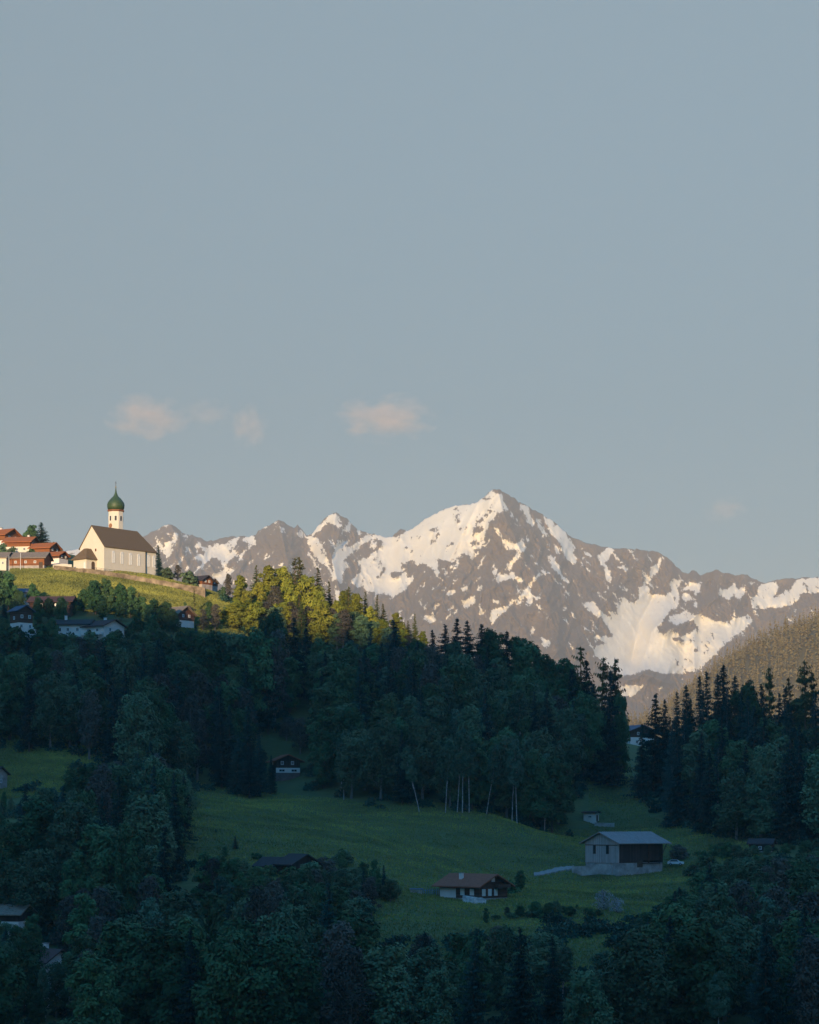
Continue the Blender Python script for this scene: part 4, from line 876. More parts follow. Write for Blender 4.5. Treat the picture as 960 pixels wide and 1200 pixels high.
reg('open_pine', [make_conifer(s, 24, 4.2, M['needles_pine'], M['bark_pine'], base=b_, levels=24, per=6, gaps=.3, ragged=.7, shape=.5, droop=.1, sz=1.3, bark_r=.34) for s, b_ in ((21, .38), (22, .5), (23, .3))], 24, 3.6)
reg('broadleaf_tree', [make_broadleaf(s, 18, r_, M['leaves'], M['bark'], base=b_, nl=n_, per=int(p_ * 1.75), size=.30) for s, r_, b_, n_, p_ in ((31, 5.8, .14, 34, 190), (32, 4.8, .12, 32, 190), (33, 6.4, .18, 36, 180), (34, 4.3, .1, 34, 170), (35, 5.4, .2, 30, 200))], 18, 5.8)
reg('ash_tree', [make_broadleaf(s, 18, r_, M['leaves_ash'], M['grey_bark'], base=b_, nl=n_, per=260, size=.28, sparse=.85) for s, r_, b_, n_ in ((36, 5.2, .16, 36), (37, 4.6, .12, 34), (38, 6.0, .2, 34))], 18, 5.6)
reg('sun_tinted_spring_tree', [make_broadleaf(s, 17, r_, M['leaves_sun_tinted'], M['bark'], base=.1, nl=32, per=290, size=.32, sparse=.95) for s, r_ in ((41, 5.4), (42, 4.4), (43, 5.9))], 17, 5.6)
reg('birch', [make_broadleaf(s, 19, 3.4, M['leaves_birch'], M['birch_bark'], base=.46, nl=26, per=190, size=.26, lean=ln, sparse=.75, limbs=6, bark_r=.17) for s, ln in ((51, (.1, 0)), (52, (-.05, .03)), (53, (.17, .02)))], 19, 3.6)
reg('budding_tree', [make_broadleaf(s, 17, r_, M['buds'], M['grey_bark'], base=.2, nl=30, per=260, size=.23, sparse=.62, limbs=16) for s, r_ in ((61, 4.8), (62, 4.0))], 17, 5.0)
reg('blossom_tree', [make_broadleaf(71, 8, 4.2, M['blossom'], M['bark'], base=.14, nl=26, per=70, size=.22, sparse=.75, limbs=10, bark_r=.2)], 8, 4.2)
reg('shrub', [make_broadleaf(s, 4, 2.4, M['leaves_ash' if s == 82 else 'leaves'], M['bark'], base=.02, nl=16, per=90, size=.3, bark_r=.12, limbs=5) for s in (81, 82)], 4, 2.4)
reg('grey_shrub', [make_broadleaf(91, 5, 3.0, M['buds'], M['grey_bark'], base=.04, nl=18, per=80, size=.26, sparse=.7, bark_r=.12)], 5, 3.0)

TREES = []          # [kind, root, px, top_row, base_row, Y, H, half_px]
PROTO_OBJ = {}
prng = random.Random(3)
def plant(kind, px, Y, H=None, top=None, wide=1.0, label=None, group=None, rz=None, var=None):
    g = G(px, Y)
    if H is None: H = (HOR - top) / F_PX * Y - g.z
    H = max(1.2, H)
    H0, w0 = TREE_H[kind]; s = H / H0
    vi = prng.randrange(len(PROTO[kind])) if var is None else var
    tm, cm, mb_, ml = PROTO[kind][vi]
    sw = s * wide * (1.0 if s < 1 else s ** -.35) / (1 if s > .75 else s ** .35)
    root = empty(kind, (g.x, g.y, g.z - .25), prng.uniform(0, 6.28) if rz is None else rz); root.scale = (sw, sw, s); root.rotation_euler.x = prng.gauss(0, .022); root.rotation_euler.y = prng.gauss(0, .022)
    key = (kind, vi)
    if key not in PROTO_OBJ:
        t_ = link('trunk', tm, mb_, root); c_ = link('crown', cm, ml, root); PROTO_OBJ[key] = (t_, c_)
    else:
        for src in PROTO_OBJ[key]:
            o = src.copy(); COL.objects.link(o); o.parent = root
    TREES.append([kind, root, px, HOR - (g.z + H) / Y * F_PX, HOR - g.z / Y * F_PX, Y, H, w0 * sw / Y * F_PX, label])
    if label: root['label'] = label
    root['category'] = {'shrub': 'bush', 'grey_shrub': 'bush', 'spruce': 'spruce', 'sun_tinted_spruce': 'spruce', 'bare_stem_spruce': 'spruce', 'open_pine': 'pine', 'birch': 'birch'}.get(kind, 'tree')
    return root

# --- trees one can point at
E = plant
E('spruce', 187, 806, top=638, wide=.8, label='narrow dark spruce hugging the choir end of the church')
E('shrub', 196, 800, top=664, label='low bush between the church spruce and the timber hut, nearer the spruce')
E('budding_tree', 208, 806, top=660, wide=.7, label='thin reddish bush tree behind the churchyard wall end')
E('shrub', 221, 798, top=668, wide=1.3, label='bright green round bush in front of the dark roofed timber hut')
E('broadleaf_tree', 36, 862, top=613, wide=.9, label='broad tree behind the orange village roofs, left of its darker twin')
E('spruce', 48, 860, top=611, wide=1.9, label='dark conifer rising behind the orange village roofs')
E('broadleaf_tree', 63, 846, top=634, wide=.6, label='small airy tree on the skyline left of the church, nearer the village')
E('broadleaf_tree', 71, 842, top=641, wide=.55, label='smallest airy tree on the skyline left of the church, nearer the church')
E('shrub', 14, 806, top=640, wide=.9); E('shrub', 38, 812, top=642, wide=1.0); E('shrub', 57, 792, top=662, wide=.8); E('shrub', 2, 812, top=636)
# dark clump under the lit meadow
for c_, y_, tp2, k_, w_ in ((98, 728, 689, 'broadleaf_tree', .8), (112, 724, 678, 'broadleaf_tree', .9), (125, 726, 676, 'broadleaf_tree', .75), (141, 727, 682, 'broadleaf_tree', .75), (153, 728, 685, 'broadleaf_tree', .7), (167, 730, 697, 'broadleaf_tree', .75), (86, 722, 696, 'broadleaf_tree', .6), (120, 715, 702, 'broadleaf_tree', .8), (142, 716, 704, 'broadleaf_tree', .8),
                        (180, 722, 700, 'broadleaf_tree', .8), (195, 724, 703, 'broadleaf_tree', .8), (163, 742, 693, 'spruce', .7), (203, 722, 716, 'broadleaf_tree', .7), (174, 716, 712, 'broadleaf_tree', .8),
                        (40, 728, 682, 'broadleaf_tree', .65), (10, 722, 668, 'broadleaf_tree', .9), (-5, 720, 664, 'broadleaf_tree', .8), (22, 720, 690, 'broadleaf_tree', .7), (5, 708, 700, 'spruce', .9), (-8, 706, 690, 'spruce', 1), (18, 708, 702, 'broadleaf_tree', .6), (44, 708, 698, 'broadleaf_tree', .7), (58, 709, 699, 'broadleaf_tree', .7), (72, 708, 698, 'broadleaf_tree', .7),
                        (62, 690, 722, 'broadleaf_tree', .6), (46, 688, 730, 'shrub', 1.2), (16, 684, 733, 'shrub', 1.4), (3, 686, 722, 'broadleaf_tree', .8), (135, 686, 737, 'shrub', 1.3), (106, 688, 738, 'shrub', 1.0), (160, 690, 722, 'broadleaf_tree', .8), (178, 696, 718, 'broadleaf_tree', .7), (229, 716, 731, 'spruce', .9),
                        (222, 742, 708, 'budding_tree', .8), (238, 742, 712, 'budding_tree', .9), (252, 748, 706, 'budding_tree', .9), (218, 752, 704, 'broadleaf_tree', .4), (245, 755, 703, 'broadleaf_tree', .6), (228, 758, 690, 'open_pine', .35)):
    E(k_, c_, y_, top=tp2, wide=w_)
# sunlit wood
for c_, y_, tp2, k_, w_ in ((346, 800, 652, 'open_pine', 1.0), (352, 796, 651, 'open_pine', .9), (373, 800, 664, 'sun_tinted_spruce', 1.0), (387, 796, 680, 'sun_tinted_spruce', .75), (409, 800, 686, 'open_pine', .8), (404, 806, 690, 'sun_tinted_spring_tree', .8), (268, 790, 670, 'budding_tree', .6), (282, 788, 672, 'sun_tinted_spring_tree', .9), (300, 806, 661, 'sun_tinted_spruce', .9), (316, 802, 660, 'sun_tinted_spring_tree', 1.0), (330, 806, 662, 'sun_tinted_spring_tree', .9), (305, 784, 680, 'sun_tinted_spring_tree', .9), (322, 782, 684, 'budding_tree', .9), (290, 776, 690, 'sun_tinted_spring_tree', .8), (338, 784, 676, 'sun_tinted_spring_tree', .8), (360, 786, 672, 'sun_tinted_spring_tree', .9), (372, 782, 690, 'sun_tinted_spring_tree', .8), (395, 784, 702, 'sun_tinted_spring_tree', .8), (418, 790, 693, 'sun_tinted_spring_tree', .7), (428, 796, 692, 'sun_tinted_spruce', .8), (441, 800, 696, 'sun_tinted_spruce', .6), (450, 790, 706, 'sun_tinted_spruce', .9), (464, 792, 716, 'sun_tinted_spring_tree', .9), (478, 794, 726, 'sun_tinted_spruce', .9), (486, 790, 718, 'sun_tinted_spruce', .6), (433, 782, 708, 'sun_tinted_spring_tree', .8), (412, 780, 710, 'sun_tinted_spring_tree', .8), (470, 782, 730, 'sun_tinted_spring_tree', .8), (350, 776, 694, 'sun_tinted_spruce', .8), (276, 770, 700, 'sun_tinted_spring_tree', .6), (262, 782, 686, 'broadleaf_tree', .5), (495, 792, 738, 'sun_tinted_spring_tree', .7), (331, 774, 705, 'sun_tinted_spring_tree', .8), (384, 774, 708, 'sun_tinted_spruce', .6), (448, 776, 724, 'sun_tinted_spring_tree', .8), (398, 772, 722, 'sun_tinted_spring_tree', .8), (310, 764, 712, 'sun_tinted_spring_tree', .7), (424, 772, 726, 'sun_tinted_spring_tree', .8)):
    E(k_, c_, y_, top=tp2, wide=w_ * (1.3 if k_ == 'sun_tinted_spruce' else 1.08))
# dark ridge firs on the skyline
for c_, y_, tp2, k_, w_ in ((463, 715, 725, 'spruce', 1.35), (436, 712, 740, 'spruce', .8), (410, 716, 738, 'spruce', .9), (345, 705, 722, 'spruce', 1.1), (333, 703, 730, 'spruce', 1.0), (360, 706, 734, 'spruce', 1.0), (320, 700, 712, 'broadleaf_tree', .8), (535, 715, 722, 'spruce', 1.0), (550, 716, 726, 'spruce', 1.0), (522, 716, 730, 'spruce', 1.0), (508, 714, 737, 'spruce', .9), (564, 718, 730, 'spruce', 1.1), (578, 717, 734, 'broadleaf_tree', 1.0), (592, 716, 738, 'spruce', 1.0), (604, 716, 742, 'broadleaf_tree', 1.0), (618, 714, 750, 'broadleaf_tree', 1.0), (630, 714, 754, 'spruce', 1.0), (640, 712, 764, 'broadleaf_tree', 1.0), (652, 712, 774, 'broadleaf_tree', 1.0), (668, 705, 768, 'broadleaf_tree', .9), (683, 705, 756, 'open_pine', 1.1), (692, 703, 772, 'spruce', .9), (703, 702, 768, 'open_pine', 1.0), (722, 706, 770, 'open_pine', .95), (714, 700, 784, 'spruce', .9), (676, 700, 782, 'spruce', 1.0), (726, 700, 808, 'broadleaf_tree', .55), (700, 690, 800, 'spruce', .9), (684, 688, 808, 'broadleaf_tree', .9), (712, 690, 816, 'spruce', .8), (724, 694, 836, 'broadleaf_tree', .5), (490, 718, 748, 'broadleaf_tree', .9)):
    E(k_, c_, y_, top=tp2, wide=w_ * (1.4 if k_ == 'spruce' else 1.0))
# right wood skyline
for c_, y_, tp2, k_, w_ in ((766, 668, 811, 'spruce', .95), (752, 664, 846, 'spruce', .7), (780, 672, 818, 'spruce', .6), (793, 672, 808, 'bare_stem_spruce', .8), (806, 676, 801, 'spruce', .8), (820, 676, 790, 'bare_stem_spruce', .9), (832, 660, 784, 'bare_stem_spruce', .9), (850, 682, 777, 'spruce', 1.0), (842, 678, 788, 'spruce', .9), (864, 680, 790, 'spruce', .9), (878, 676, 796, 'broadleaf_tree', .8), (905, 680, 780, 'open_pine', .8), (893, 678, 800, 'spruce', .9), (918, 676, 804, 'spruce', .9), (930, 680, 792, 'open_pine', .7), (945, 676, 772, 'open_pine', .95), (957, 672, 786, 'open_pine', .9), (968, 670, 790, 'spruce', 1.0), (800, 640, 852, 'bare_stem_spruce', .8), (812, 644, 846, 'bare_stem_spruce', .8), (786, 646, 842, 'bare_stem_spruce', .8)):
    E(k_, c_, y_, top=tp2, wide=w_ * (1.4 if k_ == 'spruce' else 1.0))
# around the barn and chalet
E('grey_shrub', 795, 574, top=988, wide=1.2, label='round grey bare shrub behind the white car')
E('blossom_tree', 708, 488, top=1041, wide=.8, label='white blossoming tree below the grey barn, taller of two')
E('blossom_tree', 723, 486, top=1050, wide=.75, label='white blossoming tree below the grey barn, shorter of two')
E('broadleaf_tree', 610, 520, top=1018, wide=.7, label='dark tree right behind the brown chalet')
E('shrub', 598, 512, top=1030, wide=1.0)
E('shrub', 600, 470, top=1068, wide=1.3); E('shrub', 625, 472, top=1066, wide=1.3); E('shrub', 582, 468, top=1072, wide=1.2); E('broadleaf_tree', 570, 462, top=1062, wide=.5); E('broadleaf_tree', 640, 476, top=1058, wide=.5); E('broadleaf_tree', 660, 480, top=1060, wide=.6); E('broadleaf_tree', 676, 486, top=1062, wide=.5)
E('broadleaf_tree', 440, 480, top=1004, wide=.6); E('spruce', 450, 478, top=1012, wide=.7); E('broadleaf_tree', 402, 508, top=994, wide=.45); E('broadleaf_tree', 425, 486, top=1008, wide=.6)
E('shrub', 402, 520, top=994, wide=1.2); E('shrub', 300, 520, top=998, wide=1.2); E('spruce', 253, 545, top=975, wide=.9); E('spruce', 276, 530, top=978, wide=.9); E('broadleaf_tree', 264, 520, top=990, wide=.7); E('shrub', 315, 498, top=1012, wide=1.1); E('shrub', 340, 488, top=1014, wide=1.3); E('shrub', 366, 490, top=1008, wide=1.3); E('grey_shrub', 380, 500, top=1002, wide=1.2)
E('spruce', 305, 622, top=858, wide=1.0, label='dark spruce standing left of the small white based chalet'); E('spruce', 292, 618, top=870, wide=1.0); E('spruce', 278, 622, top=856, wide=.9); E('spruce', 318, 628, top=884, wide=.7)
E('budding_tree', 352, 668, top=838, wide=1.0); E('budding_tree', 336, 676, top=838, wide=1.0)
E('broadleaf_tree', 862, 560, top=1000, wide=.8); E('shrub', 830, 556, top=1002, wide=1.6); E('shrub', 812, 548, top=1012, wide=1.3)
E('spruce', 176, 545, top=868, wide=1.2, label='biggest dark spruce in the left foreground wood'); E('spruce', 792, 455, top=1042, wide=1.0, label='pointed dark spruce below the grey barn'); E('broadleaf_tree', 150, 462, top=962, wide=.7, label='pale tall broadleaf tree in front of the biggest dark spruce')
E('broadleaf_tree', 84, 462, top=1002, wide=.8, label='round pale broadleaf tree above the two valley houses')

for c_, y_, tp2, k_, w_ in ((28, 398, 1088, 'broadleaf_tree', .8), (66, 398, 1124, 'ash_tree', .8), (44, 390, 1158, 'broadleaf_tree', .7), (8, 396, 1100, 'ash_tree', .8), (84, 402, 1112, 'broadleaf_tree', .8), (54, 394, 1130, 'birch', .5), (6, 440, 1078, 'ash_tree', .8), (22, 436, 1082, 'broadleaf_tree', .8), (36, 440, 1068, 'broadleaf_tree', .7), (-8, 430, 1072, 'broadleaf_tree', .8), (5, 560, 926, 'broadleaf_tree', .4), (12, 556, 934, 'ash_tree', .5), (-10, 565, 900, 'ash_tree', .5), (24, 552, 936, 'spruce', .7)):
    E(k_, c_, y_, top=tp2, wide=w_)
for i in range(26):
    c_ = 240 + i * 8.6 + prng.uniform(-3, 3); tp2 = float(np.interp(c_, [235, 270, 300, 330, 370, 420, 450], [992, 996, 1012, 1018, 1010, 1008, 1024])) + prng.uniform(0, 12)
    E(prng.choice(['broadleaf_tree', 'ash_tree', 'budding_tree', 'ash_tree', 'spruce']), c_, prng.uniform(462, 484), top=tp2, wide=.95)
for i in range(20):
    c_ = 806 + i * 9.5 + prng.uniform(-3, 3)
    E(prng.choice(['shrub', 'ash_tree', 'broadleaf_tree', 'shrub']), c_, 572 + prng.uniform(-8, 6), top=float(np.interp(c_, [800, 850, 900, 1000], [1000, 990, 988, 978])) + prng.uniform(-6, 6), wide=.95)
for i in range(14):
    c_ = 596 + i * 8 + prng.uniform(-3, 3)
    E(prng.choice(['shrub', 'ash_tree', 'broadleaf_tree', 'budding_tree']), c_, 476 + prng.uniform(-8, 6), top=float(np.interp(c_, [590, 640, 700], [1066, 1054, 1066])) + prng.uniform(-4, 8), wide=.85)
for i, c_ in enumerate(range(-12, 336, 12)):
    tp2 = float(np.interp(c_, [0, 40, 70, 100, 140, 200, 260, 300, 330], [748, 744, 738, 740, 737, 734, 735, 731, 727])) + prng.uniform(0, 9)
    E(prng.choice(['broadleaf_tree', 'ash_tree', 'spruce', 'broadleaf_tree', 'budding_tree']), c_ + prng.uniform(-4, 4), 682 + prng.uniform(-6, 6), top=tp2, wide=1.0)
for i in range(34):
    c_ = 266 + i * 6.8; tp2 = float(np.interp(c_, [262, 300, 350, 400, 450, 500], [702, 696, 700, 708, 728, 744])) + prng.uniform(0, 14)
    E(prng.choice(['sun_tinted_spring_tree', 'sun_tinted_spring_tree', 'ash_tree', 'budding_tree', 'sun_tinted_spruce']), c_, prng.uniform(758, 772), top=tp2, wide=1.15)
# --- fill of the woods, capped by their skyline
PROT = [(316, 876, 352, 940, 640), (481, 1016, 606, 1064, 480), (668, 965, 806, 1036, 530), (624, 1005, 690, 1045, 520), (676, 948, 722, 974, 600), (330, 952, 650, 1012, 500), (225, 930, 330, 985, 560), (0, 882, 78, 914, 560), (690, 905, 742, 960, 650), (735, 850, 752, 876, 790), (30, 1102, 66, 1150, 380), (0, 1060, 26, 1078, 380), (0, 912, 10, 938, 560), (440, 1010, 520, 1060, 470), (672, 1100, 705, 1128, 420), (606, 1034, 700, 1056, 505), (690, 1034, 740, 1070, 470),
        (470, 1060, 545, 1090, 440)]
def overlaps(px, top, base, hw, Y, slack=.75):
    for x0, y0, x1, y1, d in PROT:
        if Y < d + 60 and px + hw * slack > x0 and px - hw * slack < x1 and top < y1 - 1 and base > y0: return True
    return False
def fill(zone, pr, n_max, kinds, hrange, cap, spacing, seed):
    rng = random.Random(seed); xs, ys = [p[0] for p in zone], [p[1] for p in zone]
    got = 0
    cap_x, cap_y = [c[0] for c in cap], [c[1] for c in cap]
    for _ in range(6000):
        if got >= n_max: break
        px, Y = rng.uniform(min(xs), max(xs)), rng.uniform(min(ys), max(ys))
        if not in_poly(np.array([px]), np.array([Y]), zone)[0]: continue
        kind = rng.choices([k for k, _ in kinds], [w for _, w in kinds])[0]
        g = G(px, Y); x = g.x
        H = rng.uniform(*hrange) * {'spruce': 1.15, 'birch': .95, 'bare_stem_spruce': 1.15}.get(kind, 1)
        caprow = float(np.interp(px, cap_x, cap_y)) + rng.uniform(0, 8)
        H = min(H, (HOR - caprow) / F_PX * Y - g.z)
        if H < hrange[0] * .45: continue
        s = H / TREE_H[kind][0]; hw = TREE_H[kind][1] * s / Y * F_PX
        base = HOR - g.z / Y * F_PX; top = base - H / Y * F_PX
        if overlaps(px, top, base, hw, Y): continue
        ok = True
        for t in TREES:
            o = t[1].location
            if (o.x - x) ** 2 + (o.y - Y) ** 2 < (spacing * (.65 if 'shrub' in t[0] else 1)) ** 2: ok = False; break
        if not ok: continue
        plant(kind, px, Y, H=H, wide=rng.uniform(.85, 1.15)); got += 1
    return got
ng = []
Z_FORE = [(-30, 350), (990, 350), (990, 452), (-30, 452)]
Z_LEFT = [(-25, 455), (240, 455), (250, 540), (225, 606), (100, 612), (-25, 580)]
Z_SLOPE = [(-25, 612), (60, 618), (95, 618), (140, 612), (262, 616), (330, 634), (334, 706), (200, 708), (-25, 690)]
Z_CENTRE = [(340, 668), (362, 632), (400, 618), (440, 608), (690, 618), (690, 668), (690, 712), (336, 712)]
Z_RIGHT = [(752, 648), (775, 634), (800, 618), (860, 592), (1000, 575), (1000, 690), (752, 690)]
Z_BARN = [(640, 440), (1000, 440), (1000, 570), (850, 552), (800, 500), (720, 470), (640, 470)]
ng.append(fill(Z_FORE, PROT, 118, [('broadleaf_tree', 3.6), ('ash_tree', 3.6), ('spruce', 1.7), ('budding_tree', 1.3), ('birch', 1.0)], (15, 23),
     [(-40, 1085), (20, 1080), (70, 1040), (130, 1030), (200, 1012), (260, 1018), (300, 1026), (360, 1028), (400, 1028), (440, 1040), (470, 1080), (540, 1086), (600, 1080), (650, 1088), (665, 1118), (700, 1138), (730, 1092), (780, 1062), (830, 1030), (880, 1022), (1000, 1015)], 7.0, 101))
ng.append(fill(Z_LEFT, PROT, 58, [('broadleaf_tree', 3), ('ash_tree', 2.5), ('spruce', 4), ('budding_tree', .8)], (16, 24),
     [(-30, 918), (30, 905), (60, 895), (100, 890), (140, 888), (180, 872), (215, 905), (240, 945)], 6.4, 102))
ng.append(fill(Z_SLOPE, PROT, 72, [('broadleaf_tree', 2.6), ('ash_tree', 2.2), ('spruce', 4.4), ('budding_tree', 1.2)], (18, 26),
     [(-30, 756), (40, 756), (70, 750), (140, 748), (200, 742), (230, 736), (260, 742), (300, 738), (335, 732)], 6.4, 103))
ng.append(fill(Z_CENTRE, PROT, 105, [('broadleaf_tree', 3.4), ('ash_tree', 2.6), ('spruce', 1.8), ('birch', 1.6), ('budding_tree', 1.0)], (18, 26),
     [(335, 735), (380, 745), (430, 748), (480, 752), (530, 738), (570, 740), (600, 750), (640, 772), (660, 785), (690, 790)], 6.4, 104))
ng.append(fill(Z_RIGHT, PROT, 66, [('broadleaf_tree', 1.6), ('ash_tree', 1.4), ('spruce', 4.6), ('bare_stem_spruce', .7), ('birch', .4)], (18, 28),
     [(745, 850), (765, 825), (790, 825), (815, 806), (850, 792), (880, 805), (905, 800), (925, 808), (960, 800), (1000, 800)], 6.4, 105))
ng.append(fill(Z_BARN, PROT, 66, [('broadleaf_tree', 3), ('ash_tree', 2.6), ('spruce', 1.8), ('budding_tree', .8), ('birch', .6)], (13, 22),
     [(640, 1075), (665, 1110), (700, 1120), (735, 1082), (790, 1042), (830, 1004), (880, 1000), (1000, 990)], 6.4, 106))
# white stemmed birches along the lower edge of the centre wood
for c_, y_, H_ in ((403, 618, 19), (492, 605, 20), (536, 609, 25), (542, 608, 24), (550, 610, 23), (522, 607, 21), (606, 609, 25), (600, 612, 24), (638, 616, 24), (648, 622, 22), (570, 611, 21)):
    bt_ = E('birch', c_, y_, H=H_, wide=.72); bt_.rotation_euler.x = prng.gauss(0, .05); bt_.rotation_euler.y = prng.gauss(.05, .07)
print('trees', len(TREES), ng, {k: sum(t[0] == k for t in TREES) for k in PROTO})

# ------------------------------------------------------------------ undergrowth under the woods
rs = np.random.RandomState(77)
cs, us, vs, ts = [], [], [], []
Z_SUNNY = [(258, 752), (500, 762), (500, 800), (258, 800)]
def clump(x, y, rr_, hh):
    z = float(terrain(np.array([x]), np.array([y]))[0]); px2 = CX + x / y * F_PX; row = HOR - z / y * F_PX
    if overlaps(px2, row - hh / y * F_PX, row, rr_ / y * F_PX, y, 1.0): return
    n_ = int(34 * rr_ * hh); dv = rand_unit(rs, n_); dv[:, 2] = np.abs(dv[:, 2])
    c = np.array([x, y, z - .2]) + dv * np.array([rr_, rr_, hh]) * (rs.uniform(.3, 1, n_) ** .5)[:, None] * rs.uniform(.75, 1.15, n_)[:, None]
    u, v = perp_pair(rs, rand_unit(rs, n_)); s_ = rs.uniform(.22, .5, n_)[:, None]
    cs.append(c); us.append(u * s_); vs.append(v * s_ * .7); ts.append(rs.uniform(.1, .9) + rs.uniform(-.2, .2, n_))
for zone, dens in ((Z_FORE, 1 / 26.), (Z_LEFT, 1 / 26.), (Z_SLOPE, 1 / 30.), (Z_CENTRE, 1 / 26.), (Z_RIGHT, 1 / 28.), (Z_BARN, 1 / 22.), (Z_SUNNY, 1 / 30.)):
    ys = [p[1] for p in zone]; xs = [p[0] for p in zone]
    area = (max(xs) - min(xs)) / F_PX * (sum(ys) / len(ys)) * (max(ys) - min(ys))
    for _ in range(int(area * dens)):
        px2, y = rs.uniform(min(xs), max(xs)), rs.uniform(min(ys), max(ys))
        if not in_poly(np.array([px2]), np.array([y]), zone)[0]: continue
        clump((px2 - CX) / F_PX * y, y, rs.uniform(1.4, 3.0), rs.uniform(1.2, 3.2))
ug = link('undergrowth', leaf_mesh('undergrowth', np.concatenate(cs), np.concatenate(us), np.concatenate(vs), np.concatenate(ts)), M['undergrowth'])
tag(ug, 'dark leafy undergrowth on the floor of the woods', 'undergrowth', kind='stuff')

# ------------------------------------------------------------------ standing grass of the meadows: blades that catch the low sun
TRAIL = [(P(235, 935, 608), 0), (P(330, 962, 592), 0), (P(430, 985, 566), 0), (P(530, 1008, 538), 0)]
def trail(x, y):
    d = np.full(x.shape, 1e9)
    for (a, _), (b_, _) in zip(TRAIL, TRAIL[1:]):
        ux, uy = b_.x - a.x, b_.y - a.y; q = np.clip(((x - a.x) * ux + (y - a.y) * uy) / (ux * ux + uy * uy), 0, 1)
        d = np.minimum(d, np.hypot(x - a.x - q * ux, y - a.y - q * uy))
    return .5 * np.exp(-(d / 2.2) ** 2) + .3 * np.exp(-((d - 9) / 2.0) ** 2)
def grass_patch(zone, n_, hmin, hmax, seed):
    rs = np.random.RandomState(seed); xs = [p[0] for p in zone]; ys = [p[1] for p in zone]
    px = rs.uniform(min(xs), max(xs), n_ * 2); y = rs.uniform(min(ys), max(ys), n_ * 2)
    k = in_poly(px, y, zone); px, y = px[k], y[k]; x = (px - CX) / F_PX * y; z = terrain(x, y)
    n2 = len(x); h = rs.uniform(hmin, hmax, n2); a = rs.uniform(0, 6.283, n2)
    w = h * rs.uniform(.5, 1.1, n2)
    c = np.stack([x, y, z + h * .42], 1)
    u = np.stack([rs.normal(0, .16, n2) * h, rs.normal(0, .16, n2) * h, h * .55], 1); v = np.stack([np.cos(a) * w * .5, np.sin(a) * w * .5, np.zeros(n2)], 1)
    t = .42 + .42 * fbm(x / 22, y / 7, 3, 5) + trail(x, y) + .14 * fbm(x / 3, y / 3, 2, 8) + rs.uniform(-.1, .1, n2)
    return c, u, v, t
G1 = grass_patch([(12, 728), (262, 728), (330, 770), (262, 800), (12, 800)], 110000, .4, .8, 1)
G2 = grass_patch([(195, 510), (300, 470), (480, 410), (720, 405), (860, 500), (900, 580), (760, 640), (740, 735), (690, 735), (690, 632), (440, 612), (300, 632), (195, 625)], 140000, .2, .42, 2)
G3 = grass_patch([(-20, 570), (120, 590), (120, 640), (-20, 640)], 16000, .2, .42, 3)
gr_ = [np.concatenate(q) for q in zip(G1, G2, G3)]
M['grass'] = leaf_mat('meadow_grass_blades', (0.112, 0.120, 0.036), (0.275, 0.260, 0.064))
gobj = link('grass', leaf_mesh('grass', *gr_), M['grass']); tag(gobj, 'short green meadow grass on the slopes', 'grass', kind='stuff')

# ------------------------------------------------------------------ labels of the trees: kind, size, nearest landmark
LM = [(135, 640, 'the church', 60), (85, 732, 'white house pair', 45), (24, 725, 'narrow house', 30), (207, 722, 'plank house', 25), (334, 893, 'lone chalet', 40), (552, 1038, 'brown chalet', 60), (735, 995, 'grey barn', 70), (693, 957, 'white shed', 25), (738, 862, 'gap house', 30), (46, 1130, 'valley house', 40), (340, 1010, 'dark barns', 40), (715, 1055, 'blossom trees', 30), (176, 870, 'biggest spruce', 40), (893, 990, 'wood hut', 30), (30, 650, 'orange roofs', 40), (235, 685, 'timber hut', 20), (463, 730, 'ridge fir', 40), (792, 1042, 'pointed spruce', 30), (349, 660, 'twin pines', 30)]
KW = {'spruce': 'dark spruce', 'sun_tinted_spruce': 'sun tinted spruce', 'bare_stem_spruce': 'bare stemmed spruce', 'open_pine': 'sparse pine', 'broadleaf_tree': 'green leafy tree', 'ash_tree': 'pale leafy tree', 'sun_tinted_spring_tree': 'sunlit yellow leafy tree', 'birch': 'white stemmed birch', 'budding_tree': 'brownish budding tree', 'blossom_tree': 'blossom tree', 'shrub': 'green bush', 'grey_shrub': 'grey bush'}
ORD = ['leftmost', 'second from left', 'third from left', 'fourth from left', 'fifth from left', 'sixth from left', 'seventh from left', 'eighth from left', 'ninth from left', 'tenth from left', 'eleventh from left', 'twelfth from left']
def zone_of(px, row, Y):
    if Y > 755: return 'in sunlit wood' if px > 255 else 'on church hill'
    if Y < 458: return 'in foreground wood'
    if px > 745 and Y > 575: return 'in right wood'
    if px > 640 and Y < 575: return 'by barn meadow'
    if px < 245 and Y < 605: return 'in left wood'
    if row < 775 and px > 300: return 'on dark ridge'
    if px < 335 and Y >= 605: return 'in slope wood'
    if Y >= 600: return 'in centre wood'
    return 'on lower meadow'
bk_ = {}
for t in TREES:
    kind, root, px, top, base, Y, H, hw, lb = t
    z = zone_of(px, top, Y); root['group'] = f"{ {'shrub': 'bushes', 'grey_shrub': 'bushes'}.get(kind, 'trees') } {z}"
    if lb: continue
    mid = (top + base) / 2
    best = min(LM, key=lambda q: math.hypot(px - q[0], mid - q[1]) - q[3] * .3)
    dx, dy = px - best[0], mid - best[1]
    rel = ('above' if dy < 0 else 'below') if abs(dy) > abs(dx) else ('left of' if dx < 0 else 'right of')
    size = 'tall ' if H > 19 else ('short ' if H < 11 and 'shrub' not in kind else '')
    key = f"{size}{KW[kind]} {z}, {rel} {best[2]}"
    bk_.setdefault(key, []).append((px, mid, root))
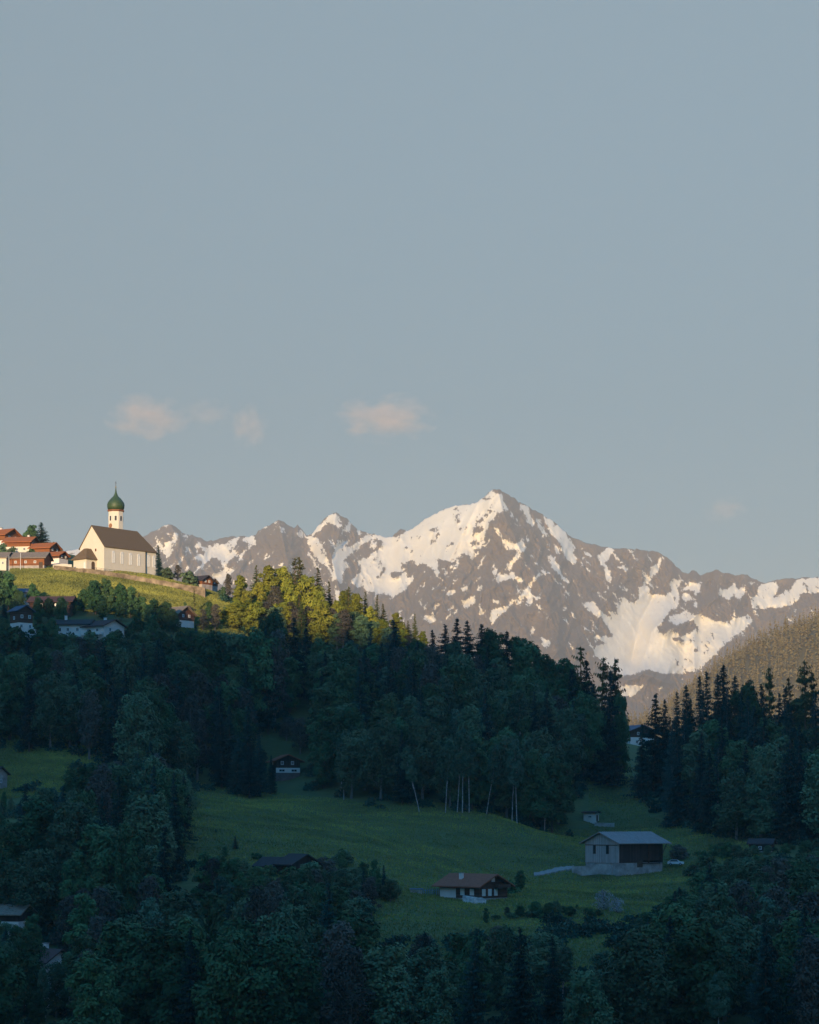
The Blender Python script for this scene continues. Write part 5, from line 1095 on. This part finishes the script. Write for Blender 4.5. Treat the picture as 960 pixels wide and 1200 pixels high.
for key, lst in bk_.items():
    if len(lst) == 1: lst[0][2]['label'] = key; continue
    lst.sort(key=lambda q: q[0])
    for i, q in enumerate(lst):
        if len(lst) == 2: o = ('left', 'right')[i]; q[2]['label'] = f"{key}, {o} one"
        else:
            o = ORD[i] if i < len(ORD) else 'far right'
            if i == len(lst) - 1: o = 'rightmost'
            q[2]['label'] = f"{key}, {o}"

# ------------------------------------------------------------------ clouds
def cloud(label, px, row, w, h, dens, seed):
    Y = 22000.0; k = Y / F_PX
    bmv = MB().lathe([(.05, -1), (.6, -.8), (.95, -.3), (1, 0), (.95, .3), (.6, .8), (.05, 1)], 20)
    m, n, l, b = new_mat('thin_evening_cloud'); n.remove(b)
    pv_ = n.new('ShaderNodeVolumePrincipled'); pv_.inputs['Color'].default_value = (1, .74, .60, 1)
    tc = n.new('ShaderNodeTexCoord'); ln = n.new('ShaderNodeVectorMath'); ln.operation = 'LENGTH'; l.new(tc.outputs['Object'], ln.inputs[0])
    ad = n.new('ShaderNodeVectorMath'); ad.operation = 'ADD'; ad.inputs[1].default_value = (seed * 3.1, seed * 1.7, seed); l.new(tc.outputs['Object'], ad.inputs[0])
    nz = n.new('ShaderNodeTexNoise'); nz.inputs['Scale'].default_value = 1.9; nz.inputs['Detail'].default_value = 7; nz.inputs['Roughness'].default_value = .6; l.new(ad.outputs[0], nz.inputs['Vector'])
    a1 = n.new('ShaderNodeMath'); a1.operation = 'MULTIPLY_ADD'; a1.inputs[1].default_value = 2.6; a1.inputs[2].default_value = -.62; l.new(nz.outputs['Fac'], a1.inputs[0])
    a2 = n.new('ShaderNodeMath'); a2.operation = 'SUBTRACT'; l.new(a1.outputs[0], a2.inputs[0]); l.new(ln.outputs['Value'], a2.inputs[1])
    mr = n.new('ShaderNodeMapRange'); mr.inputs['From Min'].default_value = -.12; mr.inputs['From Max'].default_value = .55; mr.inputs['To Max'].default_value = dens; l.new(a2.outputs[0], mr.inputs['Value'])
    l.new(mr.outputs[0], pv_.inputs['Density']); l.new(pv_.outputs[0], n['Material Output'].inputs['Volume'])
    o = bmv.build('cloud', m, None, P(px, row, Y)); o.scale = (w / 2 * k * 1.18, w / 2 * k * .9, h / 2 * k * 1.18)
    tag(o, label, 'cloud', 'small evening clouds above the range'); return o
cloud('pale pink cloud high above the church tower, largest on the left', 172, 490, 92, 54, .0019, 1)
cloud('wide pale pink cloud above the saddle left of the main peak', 452, 490, 112, 54, .0019, 2)
cloud('small faint pink wisp between the two larger clouds', 292, 499, 44, 52, .0019, 3)
cloud('very faint wisp just right of the left cloud', 243, 485, 64, 34, .0007, 4)
cloud('tiny faint pink wisp over the right end of the range', 850, 597, 54, 30, .0010, 5)

# ------------------------------------------------------------------ haze
hz = MB().box((0, 6200, 760), (18800, 19400, 1700)).build('haze', None)
hz.location = (0, 0, 0)
zmin = float(min(GZ.min(), MZ.min(), HZ.min()))
for v in hz.data.vertices:
    v.co = ((-9500 if v.co.x < 0 else 9500), (-2800 if v.co.y < 6200 else 16500), (zmin - 1.0 if v.co.z < 760 else 1420.0))
tag(hz, 'thin evening haze in the valley', 'haze', kind='stuff')
m = bpy.data.materials.new('valley_haze'); m.use_nodes = True; n = m.node_tree.nodes; l = m.node_tree.links; n.remove(n['Principled BSDF'])
pv_ = n.new('ShaderNodeVolumePrincipled'); pv_.inputs['Color'].default_value = (*HAZE_COLOR, 1); pv_.inputs['Density'].default_value = HAZE_DENSITY
l.new(pv_.outputs[0], n['Material Output'].inputs['Volume']); hz.data.materials.append(m); m.cycles.homogeneous_volume = True if hasattr(m.cycles, 'homogeneous_volume') else False
print('highest mountain', float(MZ.max()), 'lowest', zmin)
